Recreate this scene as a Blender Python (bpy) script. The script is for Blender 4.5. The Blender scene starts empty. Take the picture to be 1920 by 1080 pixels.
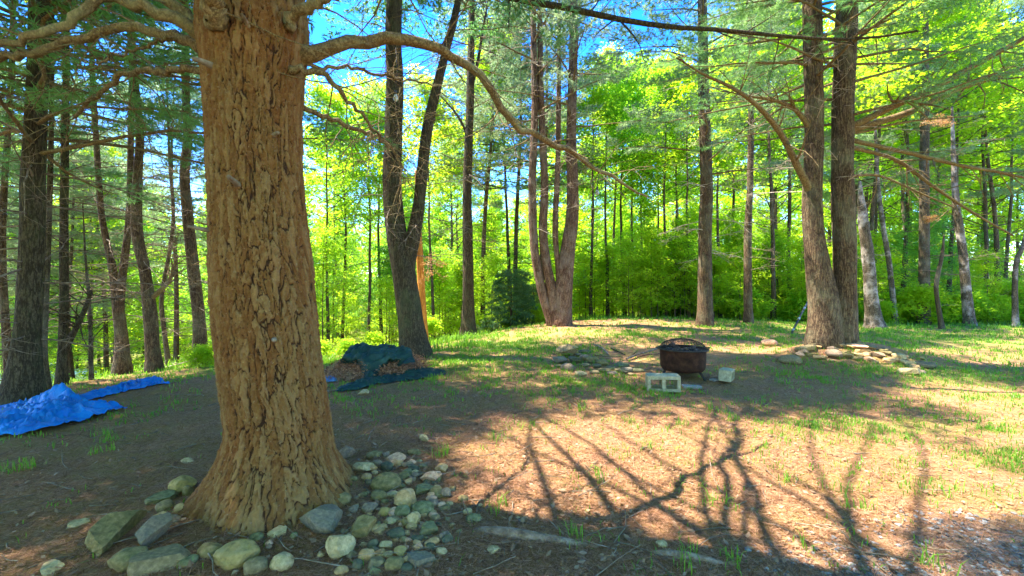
import bpy, math, random
import numpy as np
from mathutils import Vector

RNG = np.random.default_rng(7)
random.seed(7)
sc = bpy.context.scene
COL = sc.collection
PI = math.pi
F = 805.0            # focal length of the photograph in its own pixels
CAMZ = 1.6
SUN = np.array([-0.45, 0.12, 1.0]); SUN /= np.linalg.norm(SUN)

# ------------------------------------------------------------------ helpers
def P(px, py, D):
    return np.array([(px - 960) / F * D, D, CAMZ - (py - 540) / F * D])

def norm(v):
    v = np.asarray(v, float)
    return v / (np.linalg.norm(v, axis=-1, keepdims=True) + 1e-9)

def hash2(ix, iy, seed=0):
    n = (ix.astype(np.int64) * 374761393 + iy.astype(np.int64) * 668265263 + seed * 1442695041) & 0x7fffffff
    n = ((n ^ (n >> 13)) * 1274126177) & 0x7fffffff
    n = (n ^ (n >> 16)) & 0x7fffffff
    return n / float(0x7fffffff)

def vnoise(x, y, seed=0):
    x = np.asarray(x, float); y = np.asarray(y, float)
    ix = np.floor(x); iy = np.floor(y)
    fx = x - ix; fy = y - iy
    fx = fx * fx * (3 - 2 * fx); fy = fy * fy * (3 - 2 * fy)
    a = hash2(ix, iy, seed); b = hash2(ix + 1, iy, seed)
    c = hash2(ix, iy + 1, seed); d = hash2(ix + 1, iy + 1, seed)
    return (a * (1 - fx) + b * fx) * (1 - fy) + (c * (1 - fx) + d * fx) * fy

def fbm(x, y, seed=0, o=4):
    s = 0; a = .5; t = 0
    for i in range(o):
        s = s + a * vnoise(x * 2 ** i, y * 2 ** i, seed + i * 17); t += a; a *= .5
    return s / t

class MB:
    """collects vertices and faces; build() links them as ONE mesh object"""
    def __init__(s):
        s.v = []; s.q = []; s.t = []; s.tint = []; s.n = 0
    def add(s, v, q=None, t=None, tint=0.5):
        v = np.asarray(v, float).reshape(-1, 3)
        if q is not None and len(q): s.q.append(np.asarray(q, int) + s.n)
        if t is not None and len(t): s.t.append(np.asarray(t, int) + s.n)
        s.v.append(v); s.tint.append(np.broadcast_to(np.asarray(tint, float), (len(v),)))
        s.n += len(v)
    def mesh(s, name, mats, smooth=True):
        V = np.concatenate(s.v) if s.v else np.zeros((0, 3))
        Q = np.concatenate(s.q) if s.q else np.zeros((0, 4), int)
        T = np.concatenate(s.t) if s.t else np.zeros((0, 3), int)
        me = bpy.data.meshes.new(name)
        me.vertices.add(len(V)); me.vertices.foreach_set('co', V.astype(np.float32).ravel())
        nl = Q.size + T.size
        me.loops.add(nl)
        me.loops.foreach_set('vertex_index', np.concatenate([Q.ravel(), T.ravel()]).astype(np.int32))
        me.polygons.add(len(Q) + len(T))
        st = np.concatenate([np.arange(len(Q)) * 4, Q.size + np.arange(len(T)) * 3]).astype(np.int32)
        me.polygons.foreach_set('loop_start', st)
        me.polygons.foreach_set('use_smooth', np.full(len(Q) + len(T), smooth))
        at = me.attributes.new('tint', 'FLOAT', 'POINT')
        at.data.foreach_set('value', np.concatenate(s.tint).astype(np.float32) if s.tint else np.zeros(0, np.float32))
        me.update(calc_edges=True); me.validate()
        for m in (mats if isinstance(mats, (list, tuple)) else [mats]): me.materials.append(m)
        return me
    def build(s, name, mats, parent=None, smooth=True):
        return link(name, s.mesh(name, mats, smooth), parent)

def link(name, me, parent=None):
    o = bpy.data.objects.new(name, me); COL.objects.link(o)
    if parent is not None: o.parent = parent
    return o

def tag(o, label=None, cat=None, group=None, kind=None):
    if label: o['label'] = label
    if cat: o['category'] = cat
    if group: o['group'] = group
    if kind: o['kind'] = kind
    return o

def empty(name, loc=(0, 0, 0), rz=0, **k):
    o = bpy.data.objects.new(name, None); COL.objects.link(o)
    o.location = loc; o.rotation_euler = (0, 0, rz); o.empty_display_size = .1
    return tag(o, **k)

KIDS = {}
def kids(o):
    return [c for c in bpy.data.objects if c.parent == o]
def copy_thing(root, ch, loc, rz, scl=1.0):
    r = root.copy(); COL.objects.link(r); r.location = loc; r.rotation_euler = (0, 0, rz); r.scale = (scl,) * 3
    for c in ch:
        d = c.copy(); COL.objects.link(d); d.parent = r
    return r

def tube_arrays(pts, rad, sides=8, rough=0.0, seed=0, cap=True):
    pts = np.asarray(pts, float); n = len(pts); rad = np.broadcast_to(np.asarray(rad, float), (n,))
    tan = norm(np.gradient(pts, axis=0))
    up = np.array([0, 0, 1.0]) if abs(tan[0][2]) < .9 else np.array([0, 1.0, 0])
    N = []
    u = norm(np.cross(tan[0], up))
    for i in range(n):
        u = norm(u - tan[i] * np.dot(u, tan[i])); N.append(u)
    N = np.array(N); B = np.cross(tan, N)
    a = np.linspace(0, 2 * PI, sides, endpoint=False)
    r = rad[:, None] * np.ones((1, sides))
    if rough:
        ln = np.concatenate([[0], np.cumsum(np.linalg.norm(np.diff(pts, axis=0), axis=1))])
        ang = np.cos(a)[None] * 1.7 + 3; an2 = np.sin(a)[None] * 1.7
        f = fbm(ang + ln[:, None] * 1.3, an2 + ln[:, None] * .7 + seed, seed, 3) - .5
        r = r * (1 + rough * 2 * f)
    V = pts[:, None] + r[..., None] * (np.cos(a)[None, :, None] * N[:, None] + np.sin(a)[None, :, None] * B[:, None])
    V = V.reshape(-1, 3)
    i = np.arange(n - 1)[:, None] * sides; j = np.arange(sides)[None]; j2 = (j + 1) % sides
    Q = np.stack([i + j, i + j2, i + sides + j2, i + sides + j], -1).reshape(-1, 4)
    T = []
    if cap:
        V = np.concatenate([V, pts[-1:] + tan[-1:] * rad[-1] * .4, pts[:1] - tan[:1] * rad[0] * .4])
        k = n * sides; b = (n - 1) * sides
        jj = np.arange(sides)
        T = np.concatenate([np.stack([b + jj, b + (jj + 1) % sides, np.full(sides, k)], -1), np.stack([(jj + 1) % sides, jj, np.full(sides, k + 1)], -1)])
    return V, Q, T

def add_tube(mb, pts, rad, sides=8, rough=0., seed=0, tint=.5, cap=True):
    V, Q, T = tube_arrays(pts, rad, sides, rough, seed, cap)
    mb.add(V, Q, T, tint)

def smooth_poly(pts, n):
    """Catmull-Rom through pts, n samples (any columns)"""
    p = np.asarray(pts, float)
    if len(p) < 3:
        t = np.linspace(0, 1, n)[:, None]; return p[0] * (1 - t) + p[-1] * t
    q = np.concatenate([[2 * p[0] - p[1]], p, [2 * p[-1] - p[-2]]])
    d = np.concatenate([[0], np.cumsum(np.linalg.norm(np.diff(p[:, :3], axis=0), axis=1))])
    out = []
    for s in np.linspace(0, d[-1] * .99999, n):
        i = int(np.searchsorted(d, s, side='right') - 1); i = min(max(i, 0), len(p) - 2)
        t = (s - d[i]) / (d[i + 1] - d[i] + 1e-9)
        a, b, c, e = q[i], q[i + 1], q[i + 2], q[i + 3]
        out.append(.5 * ((2 * b) + (-a + c) * t + (2 * a - 5 * b + 4 * c - e) * t * t + (-a + 3 * b - 3 * c + e) * t ** 3))
    return np.array(out)

def wander(start, d, L, n, droop=0., wob=.15, rng=RNG):
    """a curved twig: n points from start along d"""
    p = [np.array(start, float)]; d = norm(d); st = L / (n - 1)
    for i in range(n - 1):
        d = norm(d + rng.normal(0, wob, 3) * np.array([1, 1, .6]) + np.array([0, 0, -droop]) * st)
        p.append(p[-1] + d * st)
    return np.array(p)

# ------------------------------------------------------------------ materials
def new_mat(name):
    m = bpy.data.materials.new(name); m.use_nodes = True
    nt = m.node_tree; nt.nodes.clear()
    return m, nt, nt.nodes, nt.links
def nd(N, t, **k):
    n = N.new(t)
    for a, b in k.items():
        if a in n.inputs: n.inputs[a].default_value = b
        else: setattr(n, a, b)
    return n
def ramp(N, stops):
    r = N.new('ShaderNodeValToRGB'); e = r.color_ramp.elements
    while len(e) < len(stops): e.new(.5)
    for x, (p, c) in zip(e, stops):
        x.position = p; x.color = (*c, 1) if len(c) == 3 else c
    return r
def mixc(N, L, fac, a, b):
    m = N.new('ShaderNodeMix'); m.data_type = 'RGBA'
    for s, v in ((0, fac), (6, a), (7, b)):
        if hasattr(v, 'is_linked') or hasattr(v, 'links'): L.new(v, m.inputs[s])
        else: m.inputs[s].default_value = (*v, 1) if isinstance(v, tuple) and len(v) == 3 else v
    return m.outputs[2]

def leaf_mat(name, c0, c1, t0, t1, trans=.5, rough=.45):
    m, nt, N, L = new_mat(name)
    at = nd(N, 'ShaderNodeAttribute', attribute_name='tint')
    oi = N.new('ShaderNodeObjectInfo')
    ad = nd(N, 'ShaderNodeMath', operation='MULTIPLY_ADD'); L.new(oi.outputs['Random'], ad.inputs[0]); ad.inputs[1].default_value = .5
    sub = nd(N, 'ShaderNodeMath', operation='SUBTRACT'); L.new(at.outputs['Fac'], sub.inputs[0]); sub.inputs[1].default_value = .25
    L.new(sub.outputs[0], ad.inputs[2]); ad.use_clamp = True
    cd = mixc(N, L, ad.outputs[0], c0, c1); ct = mixc(N, L, ad.outputs[0], t0, t1)
    b = nd(N, 'ShaderNodeBsdfPrincipled', Roughness=rough); L.new(cd, b.inputs['Base Color']); b.inputs['Specular IOR Level'].default_value = .3
    t = N.new('ShaderNodeBsdfTranslucent'); L.new(ct, t.inputs[0])
    mx = nd(N, 'ShaderNodeMixShader', Fac=trans); L.new(b.outputs[0], mx.inputs[1]); L.new(t.outputs[0], mx.inputs[2])
    o = N.new('ShaderNodeOutputMaterial'); L.new(mx.outputs[0], o.inputs[0])
    return m

def bark_mat(name, dark, mid, light, scale=9., stretch=.28, bump=.6, lichen=None, lich_amt=.45):
    m, nt, N, L = new_mat(name)
    tc = N.new('ShaderNodeTexCoord')
    mp = N.new('ShaderNodeMapping'); mp.inputs['Scale'].default_value = (1, 1, stretch * .55); L.new(tc.outputs['Object'], mp.inputs[0])
    nz = nd(N, 'ShaderNodeTexNoise', Scale=scale * 2.2, Detail=5., Roughness=.6); L.new(mp.outputs[0], nz.inputs['Vector'])
    rd = nd(N, 'ShaderNodeMath', operation='SUBTRACT'); L.new(nz.outputs['Fac'], rd.inputs[0]); rd.inputs[1].default_value = .5
    ab = nd(N, 'ShaderNodeMath', operation='ABSOLUTE'); L.new(rd.outputs[0], ab.inputs[0])
    r1 = ramp(N, [(0., (0, 0, 0)), (.07, (1, 1, 1))]); L.new(ab.outputs[0], r1.inputs[0])
    m2 = N.new('ShaderNodeMapping'); m2.inputs['Scale'].default_value = (1, 1, .6); L.new(tc.outputs['Object'], m2.inputs[0])
    n2 = nd(N, 'ShaderNodeTexNoise', Scale=scale * 4.5, Detail=7., Roughness=.75); L.new(m2.outputs[0], n2.inputs['Vector'])
    r2 = ramp(N, [(.32, dark), (.48, mid), (.68, light)]); L.new(n2.outputs['Fac'], r2.inputs[0])
    c = mixc(N, L, r1.outputs[0], dark, r2.outputs[0])
    n3 = nd(N, 'ShaderNodeTexNoise', Scale=1.7, Detail=6., Roughness=.7); L.new(tc.outputs['Object'], n3.inputs['Vector'])
    if lichen:
        r3 = ramp(N, [(.48, (0, 0, 0)), (.66, (lich_amt,) * 3)]); L.new(n3.outputs['Fac'], r3.inputs[0])
        c = mixc(N, L, r3.outputs[0], c, lichen)
    b = nd(N, 'ShaderNodeBsdfPrincipled', Roughness=.9); L.new(c, b.inputs['Base Color']); b.inputs['Specular IOR Level'].default_value = .15
    mu = nd(N, 'ShaderNodeMath', operation='MULTIPLY_ADD'); L.new(n2.outputs['Fac'], mu.inputs[0]); mu.inputs[1].default_value = 1.; L.new(r1.outputs[0], mu.inputs[2])
    bp = nd(N, 'ShaderNodeBump', Strength=bump, Distance=.025); L.new(mu.outputs[0], bp.inputs['Height']); L.new(bp.outputs[0], b.inputs['Normal'])
    o = N.new('ShaderNodeOutputMaterial'); L.new(b.outputs[0], o.inputs[0])
    return m

def mottled(name, cols, scale=12., rough=.85, bump=.3, dist=.01, spec=.2, coord='Object', metallic=0., detail=6.):
    m, nt, N, L = new_mat(name)
    tc = N.new('ShaderNodeTexCoord')
    oi = N.new('ShaderNodeObjectInfo')
    vm = nd(N, 'ShaderNodeVectorMath', operation='ADD'); L.new(tc.outputs[coord], vm.inputs[0]); L.new(oi.outputs['Random'], vm.inputs[1])
    nz = nd(N, 'ShaderNodeTexNoise', Scale=scale, Detail=detail, Roughness=.65); L.new(vm.outputs[0], nz.inputs['Vector'])
    k = len(cols)
    r = ramp(N, [(.3 + .4 * i / max(k - 1, 1), c) for i, c in enumerate(cols)]); L.new(nz.outputs['Fac'], r.inputs[0])
    b = nd(N, 'ShaderNodeBsdfPrincipled', Roughness=rough, Metallic=metallic); L.new(r.outputs[0], b.inputs['Base Color']); b.inputs['Specular IOR Level'].default_value = spec
    n2 = nd(N, 'ShaderNodeTexNoise', Scale=scale * 4, Detail=4.); L.new(vm.outputs[0], n2.inputs['Vector'])
    bp = nd(N, 'ShaderNodeBump', Strength=bump, Distance=dist); L.new(n2.outputs['Fac'], bp.inputs['Height']); L.new(bp.outputs[0], b.inputs['Normal'])
    o = N.new('ShaderNodeOutputMaterial'); L.new(b.outputs[0], o.inputs[0])
    return m

M = {}
M['maple'] = leaf_mat('maple_leaf', (.12, .27, .012), (.26, .40, .012), (.32, .70, .03), (.64, .86, .03), .58)
M['maple_deep'] = leaf_mat('maple_leaf_deep', (.07, .21, .04), (.15, .31, .03), (.2, .56, .08), (.48, .74, .05), .55)
M['maple_bright'] = leaf_mat('maple_leaf_bright', (.17, .34, .012), (.28, .43, .012), (.50, .80, .02), (.76, .90, .03), .58)
M['needle'] = leaf_mat('pine_needle', (.09, .25, .07), (.2, .36, .10), (.16, .42, .09), (.36, .56, .15), .42)
M['needle_pale'] = leaf_mat('pine_needle_pale', (.16, .27, .11), (.30, .38, .17), (.25, .42, .16), (.42, .54, .24), .45)
M['spruce'] = leaf_mat('spruce_needle', (.04, .12, .04), (.10, .2, .05), (.06, .2, .05), (.16, .3, .07), .3)
M['dead_leaf'] = leaf_mat('dead_leaf', (.45, .2, .07), (.6, .36, .16), (.5, .22, .06), (.6, .36, .12), .35)
M['grass'] = leaf_mat('grass_blade', (.07, .20, .015), (.15, .30, .025), (.16, .46, .02), (.36, .62, .04), .4)
M['litter'] = leaf_mat('dry_needle', (.15, .06, .018), (.64, .34, .185), (.3, .14, .05), (.4, .2, .08), .1, .8)
M['dead_leaf2'] = leaf_mat('fallen_leaf', (.16, .08, .035), (.42, .27, .15), (.3, .15, .06), (.4, .24, .1), .15, .7)
M['fleck'] = leaf_mat('dry_fleck', (.20, .11, .05), (.42, .29, .17), (.3, .2, .1), (.5, .4, .28), .1, .8)
M['bark'] = bark_mat('pine_bark', (.05, .03, .018), (.13, .085, .045), (.25, .17, .09), 9., .3, .7, (.22, .22, .13))
M['bark_dark'] = bark_mat('dark_bark', (.035, .025, .014), (.085, .065, .035), (.15, .115, .06), 10., .3, .7, (.1, .12, .05))
M['bark_red'] = bark_mat('reddish_bark', (.07, .035, .02), (.19, .11, .065), (.33, .22, .145), 8., .25, .6, (.32, .27, .2))
M['bark_pale'] = bark_mat('pale_bark', (.12, .09, .06), (.32, .26, .2), (.58, .5, .42), 5., .4, .3, (.2, .13, .07), .8)
M['bark_patch'] = bark_mat('patchy_bark', (.05, .035, .02), (.13, .1, .06), (.24, .2, .13), 10., .4, .5, (.58, .5, .42), .85)
M['bark_slim'] = bark_mat('slim_bark', (.04, .028, .015), (.1, .075, .04), (.19, .15, .085), 14., .25, .5, (.25, .24, .17))
M['orange_wood'] = bark_mat('orange_wood', (.35, .12, .02), (.58, .24, .04), (.75, .36, .07), 6., .15, .3)
M['limb'] = bark_mat('limb_bark', (.10, .06, .025), (.22, .15, .065), (.36, .27, .12), 16., .8, .4, (.3, .28, .13))
M['twig'] = mottled('dead_twig', [(.09, .06, .035), (.18, .13, .08), (.36, .29, .21)], 9., .9, .2)
M['twig_pale'] = mottled('pale_dead_twig', [(.2, .14, .09), (.42, .33, .23), (.6, .5, .38)], 9., .9, .2)

# ------------------------------------------------------------------ world, sun, camera
w = bpy.data.worlds.new('World'); sc.world = w; w.use_nodes = True
N = w.node_tree.nodes; L = w.node_tree.links; N.clear()
sky = N.new('ShaderNodeTexSky'); sky.sky_type = 'NISHITA'; sky.sun_disc = False
el = math.asin(SUN[2]); az = math.atan2(SUN[0], SUN[1])
sky.sun_elevation = el; sky.sun_rotation = az % (2 * PI)
sky.air_density = 1.0; sky.dust_density = .2; sky.ozone_density = 3.0; sky.altitude = 1000
hs = N.new('ShaderNodeHueSaturation'); hs.inputs['Saturation'].default_value = 1.4; hs.inputs['Hue'].default_value = .518; L.new(sky.outputs[0], hs.inputs['Color'])
bg = N.new('ShaderNodeBackground'); bg.inputs[1].default_value = .115; L.new(hs.outputs[0], bg.inputs[0])
wo = N.new('ShaderNodeOutputWorld'); L.new(bg.outputs[0], wo.inputs[0])
ld = bpy.data.lights.new('sun', 'SUN'); ld.energy = 2.7; ld.angle = math.radians(.5); ld.color = (1., .93, .85)
lo = bpy.data.objects.new('sun', ld); COL.objects.link(lo); lo.rotation_euler = Vector(SUN).to_track_quat('Z', 'Y').to_euler()
lo.location = (-10, 5, 25)
cd = bpy.data.cameras.new('camera'); cd.sensor_width = 36; cd.lens = 36 * F / 1920; cd.clip_end = 600; cd.clip_start = .05
co = bpy.data.objects.new('camera', cd); COL.objects.link(co); co.location = (0, 0, CAMZ); co.rotation_euler = (PI / 2, 0, 0)
sc.camera = co
sc.view_settings.view_transform = 'Standard'; sc.view_settings.look = 'None'
sc.view_settings.exposure = 3.28; sc.view_settings.gamma = 1
sc.cycles.max_bounces = 10; sc.cycles.diffuse_bounces = 6; sc.cycles.transmission_bounces = 6; sc.cycles.transparent_max_bounces = 4
sc.cycles.sample_clamp_indirect = 6

# ------------------------------------------------------------------ terrain
CP = np.array([
 (0,0,0),(-3,2,.02),(3,2,0),(0,3,0),(-1.8,3.2,.06),(-3.3,2.8,0),(-5.5,4.6,0),(3,3,0),(4,1,0),(-6,1,0),(2.9,7.4,0),(0,5,0),(0,7,0),(5,6,0),
 (7.1,9.5,.10),(9,8,-.03),(11,9,0),(1.7,16,.31),(4,17,.33),(7,17,.33),(4,12,.16),(7,13,.2),(10,17,.2),(1,11,.08),
 (5,21,0.1),(5,26,-.9),(10,23,-.2),(-1.7,17,-.34),(-2.6,13,-.18),(-2.4,10,0),(-3,9,-.1),(-4.8,12,-.55),(-5,7.4,-.05),(-6.3,7.8,-.12),(-5.3,5.9,-.08),
 (-7.6,6.7,-.15),(-10,11,-.6),(-8.7,10.5,-.42),(-8.4,11.5,-.4),(-15,12,-1.8),(-20,20,-3.4),(-30,20,-4.2),(-10,20,-1.9),(-5,25,-1.6),(-3,32,-1.9),(-12,35,-3.2),
 (-12,5,-.9),(-14,0,-1),(25,25,-.2),(15,12,0),(13,18,.05),(20,30,-.5),(8,32,-1.4),(0,30,-1.5),(30,10,0),(40,40,-.4),(10,4,0),(18,5,0),
 (0,-6,0),(10,-8,0),(-10,-8,-.5),(0,60,-2.2),(40,70,0),(-40,60,-5),(0,100,2),(60,100,3),(-60,100,-3),(-60,0,-5),(60,0,0),(0,-60,0),(60,-60,0),(-60,-60,-3),(-100,60,-5),(100,60,2),(0,140,6),(100,140,6),(-100,140,0),
], float)
def _tps(r2):
    return np.where(r2 > 1e-9, r2 * np.log(r2 + 1e-12) * .5, 0)
def _fit():
    X = CP[:, :2]; n = len(X)
    K = _tps(((X[:, None] - X[None]) ** 2).sum(-1)) + np.eye(n) * .6
    Pm = np.c_[np.ones(n), X]
    A = np.block([[K, Pm], [Pm.T, np.zeros((3, 3))]])
    return np.linalg.solve(A, np.r_[CP[:, 2], 0, 0, 0])
_W = _fit()
def H0(x, y):
    x = np.asarray(x, float); y = np.asarray(y, float); sh = x.shape
    xf = x.ravel(); yf = y.ravel()
    r2 = (xf[:, None] - CP[None, :, 0]) ** 2 + (yf[:, None] - CP[None, :, 1]) ** 2
    h = _tps(r2) @ _W[:-3] + _W[-3] + _W[-2] * xf + _W[-1] * yf
    # local mounds: round the paired pine, round the big pine, compost heap
    h += .36 * np.exp(-(((xf - 7.15) / 1.25) ** 2 + ((yf - 9.35) / .75) ** 2))
    h += .17 * np.exp(-(((xf - 8.3) / 1.0) ** 2 + ((yf - 9.1) / .5) ** 2))
    h += .05 * np.exp(-(((xf + 1.6) / .9) ** 2 + ((yf - 3.1) / .7) ** 2))
    return h.reshape(sh)
def H(x, y):
    x = np.asarray(x, float); y = np.asarray(y, float)
    d = np.hypot(x, y)
    return H0(x, y) + (fbm(x * .9, y * .9, 3) - .5) * .12 * np.clip(d / 6, .25, 1.6) + (fbm(x * 5, y * 5, 9, 3) - .5) * .035 * np.clip(d / 3 - .3, .3, 1)
def h1(x, y): return float(H(np.array([x]), np.array([y]))[0])
def G(px, py, Dmax=60):
    """ground point seen at a pixel of the photograph"""
    D = np.linspace(1.5, Dmax, 1600)
    x = (px - 960) / F * D; z = CAMZ - (py - 540) / F * D
    k = np.nonzero(z <= H(x, D))[0]
    i = k[0] if len(k) else len(D) - 1
    return np.array([x[i], D[i], h1(x[i], D[i])])

# where the ground shows grass, needles, gravel, lit gaps: plain world-space maps
def blobs(x, y, lst):
    s = np.zeros_like(x, float)
    for cx, cy, rx, ry, a in lst:
        s = np.maximum(s, a * np.exp(-(((x - cx) / rx) ** 2 + ((y - cy) / ry) ** 2)))
    return s
def grass_map(x, y):
    g = blobs(x, y, [(12, 14, 7, 4.2, 1.), (8.4, 7.9, 3.0, 1.0, .95), (16, 10, 6, 4, .9), (4.6, 5.0, 1.3, .6, .75), (5.2, 3.9, 1.4, .45, .75), (4.2,3.3,.8,.35,.5), (-1.3, 8.7, 2.1, 1.6, .85), (-.3, 11.5, 2.4, 2.4, .9), (1.0, 7.2, 1.5, .9, .7),
        (-1.5, 14.5, 2, 2.2, .9), (3.5, 13, 3, 1.3, .7), (-4.9, 5.6, .35, .6, .7), (-5.4, 4.4, .8, .35, .55), (-2.3, 6.2, .9, .8, .35), (20, 20, 14, 10, .9), (-9, 11, 5, 3, .75), (-6.5, 10, 2, 1.4, .9), (8.5, 6.2, 2.5, .8, .8)])
    far = np.clip((np.hypot(x, y) - 20) / 8, 0, 1) * .9
    return np.maximum(g, far)
def gravel_map(x, y):
    return np.clip(blobs(x, y, [(3.1, 2.55, 1.0, .42, 1.), (2.1, 2.42, .7, .3, .85), (4.4, 2.7, 1.0, .4, 1.)]), 0, 1)

def build_ground():
    n = 420
    u = np.linspace(-1, 1, n)
    s = np.sign(u) * (np.abs(u) * 9 + np.abs(u) ** 5 * 150)
    X, Y = np.meshgrid(s + 1.0, s + 5.0, indexing='ij')
    Z = H(X, Y)
    V = np.stack([X, Y, Z], -1).reshape(-1, 3)
    i = np.arange(n - 1)[:, None] * n; j = np.arange(n - 1)[None]
    Q = np.stack([i + j, i + n + j, i + n + j + 1, i + j + 1], -1).reshape(-1, 4)
    mb = MB(); mb.add(V, Q, None, grass_map(X, Y).ravel())
    m, nt, N, L = new_mat('forest_floor')
    tc = N.new('ShaderNodeTexCoord'); at = nd(N, 'ShaderNodeAttribute', attribute_name='tint'); ag = nd(N, 'ShaderNodeAttribute', attribute_name='gravel')
    def noise(s, d=6., r=.65):
        q = nd(N, 'ShaderNodeTexNoise', Scale=s, Detail=d, Roughness=r); L.new(tc.outputs['Object'], q.inputs['Vector']); return q.outputs['Fac']
    n1 = noise(1.6); n2 = noise(38., 8., .75); n3 = noise(7.)
    # streaky needle mat
    mp = N.new('ShaderNodeMapping'); mp.inputs['Scale'].default_value = (60, 14, 30); mp.inputs['Rotation'].default_value = (0, 0, .7); L.new(tc.outputs['Object'], mp.inputs[0])
    q = nd(N, 'ShaderNodeTexNoise', Scale=1., Detail=6., Roughness=.7); L.new(mp.outputs[0], q.inputs['Vector'])
    rn = ramp(N, [(.34, (.085, .036, .010)), (.5, (.31, .155, .052)), (.64, (.62, .35, .225))]); L.new(n2, rn.inputs[0])
    rs = ramp(N, [(.34, (.155, .068, .020)), (.62, (.52, .275, .17))]); L.new(q.outputs['Fac'], rs.inputs[0])
    c = mixc(N, L, .45, rn.outputs[0], rs.outputs[0])
    rb = ramp(N, [(.4, (0, 0, 0)), (.62, (.7, .7, .7))]); L.new(n1, rb.inputs[0])
    c = mixc(N, L, rb.outputs[0], c, (.27, .19, .05))
    # moss and short grass
    mm = nd(N, 'ShaderNodeMath', operation='MULTIPLY_ADD'); L.new(n3, mm.inputs[0]); mm.inputs[1].default_value = 1.5; mm.inputs[2].default_value = -.95
    m2 = nd(N, 'ShaderNodeMath', operation='ADD'); L.new(mm.outputs[0], m2.inputs[0]); L.new(at.outputs['Fac'], m2.inputs[1]); m2.use_clamp = True
    m3 = nd(N, 'ShaderNodeMath', operation='MULTIPLY'); L.new(m2.outputs[0], m3.inputs[0]); L.new(at.outputs['Fac'], m3.inputs[1]); m3.use_clamp = True
    rg = ramp(N, [(.3, (.055, .115, .010)), (.55, (.12, .21, .018)), (.72, (.25, .33, .045))]); L.new(n2, rg.inputs[0])
    c = mixc(N, L, m3.outputs[0], c, rg.outputs[0])
    vg = nd(N, 'ShaderNodeTexVoronoi', Scale=55.); L.new(tc.outputs['Object'], vg.inputs['Vector'])
    rv = ramp(N, [(.0, (.12, .11, .10)), (.5, (.32, .30, .28)), (1., (.55, .53, .5))]); L.new(vg.outputs['Color'], rv.inputs[0])
    mg = nd(N, 'ShaderNodeMath', operation='MULTIPLY_ADD'); L.new(n3, mg.inputs[0]); mg.inputs[1].default_value = 2.; mg.inputs[2].default_value = -1.2
    mg2 = nd(N, 'ShaderNodeMath', operation='ADD'); L.new(mg.outputs[0], mg2.inputs[0]); L.new(ag.outputs['Fac'], mg2.inputs[1])
    mg3 = nd(N, 'ShaderNodeMath', operation='MULTIPLY'); L.new(mg2.outputs[0], mg3.inputs[0]); L.new(ag.outputs['Fac'], mg3.inputs[1]); mg3.use_clamp = True
    c = mixc(N, L, mg3.outputs[0], c, rv.outputs[0])
    b = nd(N, 'ShaderNodeBsdfPrincipled', Roughness=.95); L.new(c, b.inputs['Base Color']); b.inputs['Specular IOR Level'].default_value = .1
    bp = nd(N, 'ShaderNodeBump', Strength=.8, Distance=.03); L.new(n2, bp.inputs['Height'])
    bp2 = nd(N, 'ShaderNodeBump', Strength=.6, Distance=.02); L.new(q.outputs['Fac'], bp2.inputs['Height']); L.new(bp.outputs[0], bp2.inputs['Normal']); L.new(bp2.outputs[0], b.inputs['Normal'])
    o = N.new('ShaderNodeOutputMaterial'); L.new(b.outputs[0], o.inputs[0])
    g = mb.build('ground', m)
    a = g.data.attributes.new('gravel', 'FLOAT', 'POINT'); a.data.foreach_set('value', gravel_map(X, Y).ravel().astype(np.float32))
    tag(g, 'brown forest floor of pine needles with grassy patches', 'ground', kind='structure')
build_ground()

# ------------------------------------------------------------------ canopy gaps: boughs left out so sun patches reach chosen spots on the ground
LIT = [(2.0, 2.7, 1.9, .5, 1.), (3.9, 2.6, 1.2, .5, .9), (1.2, 4.2, 2.1, 1.3, 1.), (3.4, 4.3, 1.9, 1.2, 1.), (3.0, 3.0, 1.6, .7, .9), (.4, 5.3, 1.0, .6, .8), (5.6, 4.6, 1.5, .8, .7), (6.1, 3.0, 1.2, .7, .7), (3.2, 5.6, 1.2, .5, .7), (6.2, 6.9, 1.0, .7, .7),
       (6.2, 9.3, .8, .8, .9), (7.7, 9.0, .7, .5, .7), (1.6, 13.6, 2.2, 1.5, 1.), (5.5, 14.5, 2.6, 1.6, .9), (4.6, 10.6, 1.1, .9, .8), (11.5, 10., 2.2, 1.4, .9), (15, 12, 3, 2.5, .9), (-.5, 2.5, .35, .25, .6), (3.1, 8.6, .9, .5, .6),
       (-8.5, 12, 4, 2.5, .9), (2.9, 7.35, .4, .4, .6), (-1.9, 14, 1.5, 2, .8), (10, 17, 4, 3, .9), (4, 20, 5, 3, .9), (11, 21, 4, 3, .9), (8.8, 5.0, 1.3, .8, .6)]
def keep_bough(p, base=.88):
    """p (n,3): a bough stays unless its shade would cover a chosen sun patch on the ground"""
    k = SUN[:2] / SUN[2]
    gx = p[:, 0] - k[0] * p[:, 2]; gy = p[:, 1] - k[1] * p[:, 2]
    l = blobs(gx, gy, LIT) + (fbm(gx * 1.5, gy * 1.5, 77, 3) - .5) * .95
    return (RNG.random(len(p)) < base) & ~(l > .27)

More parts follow.
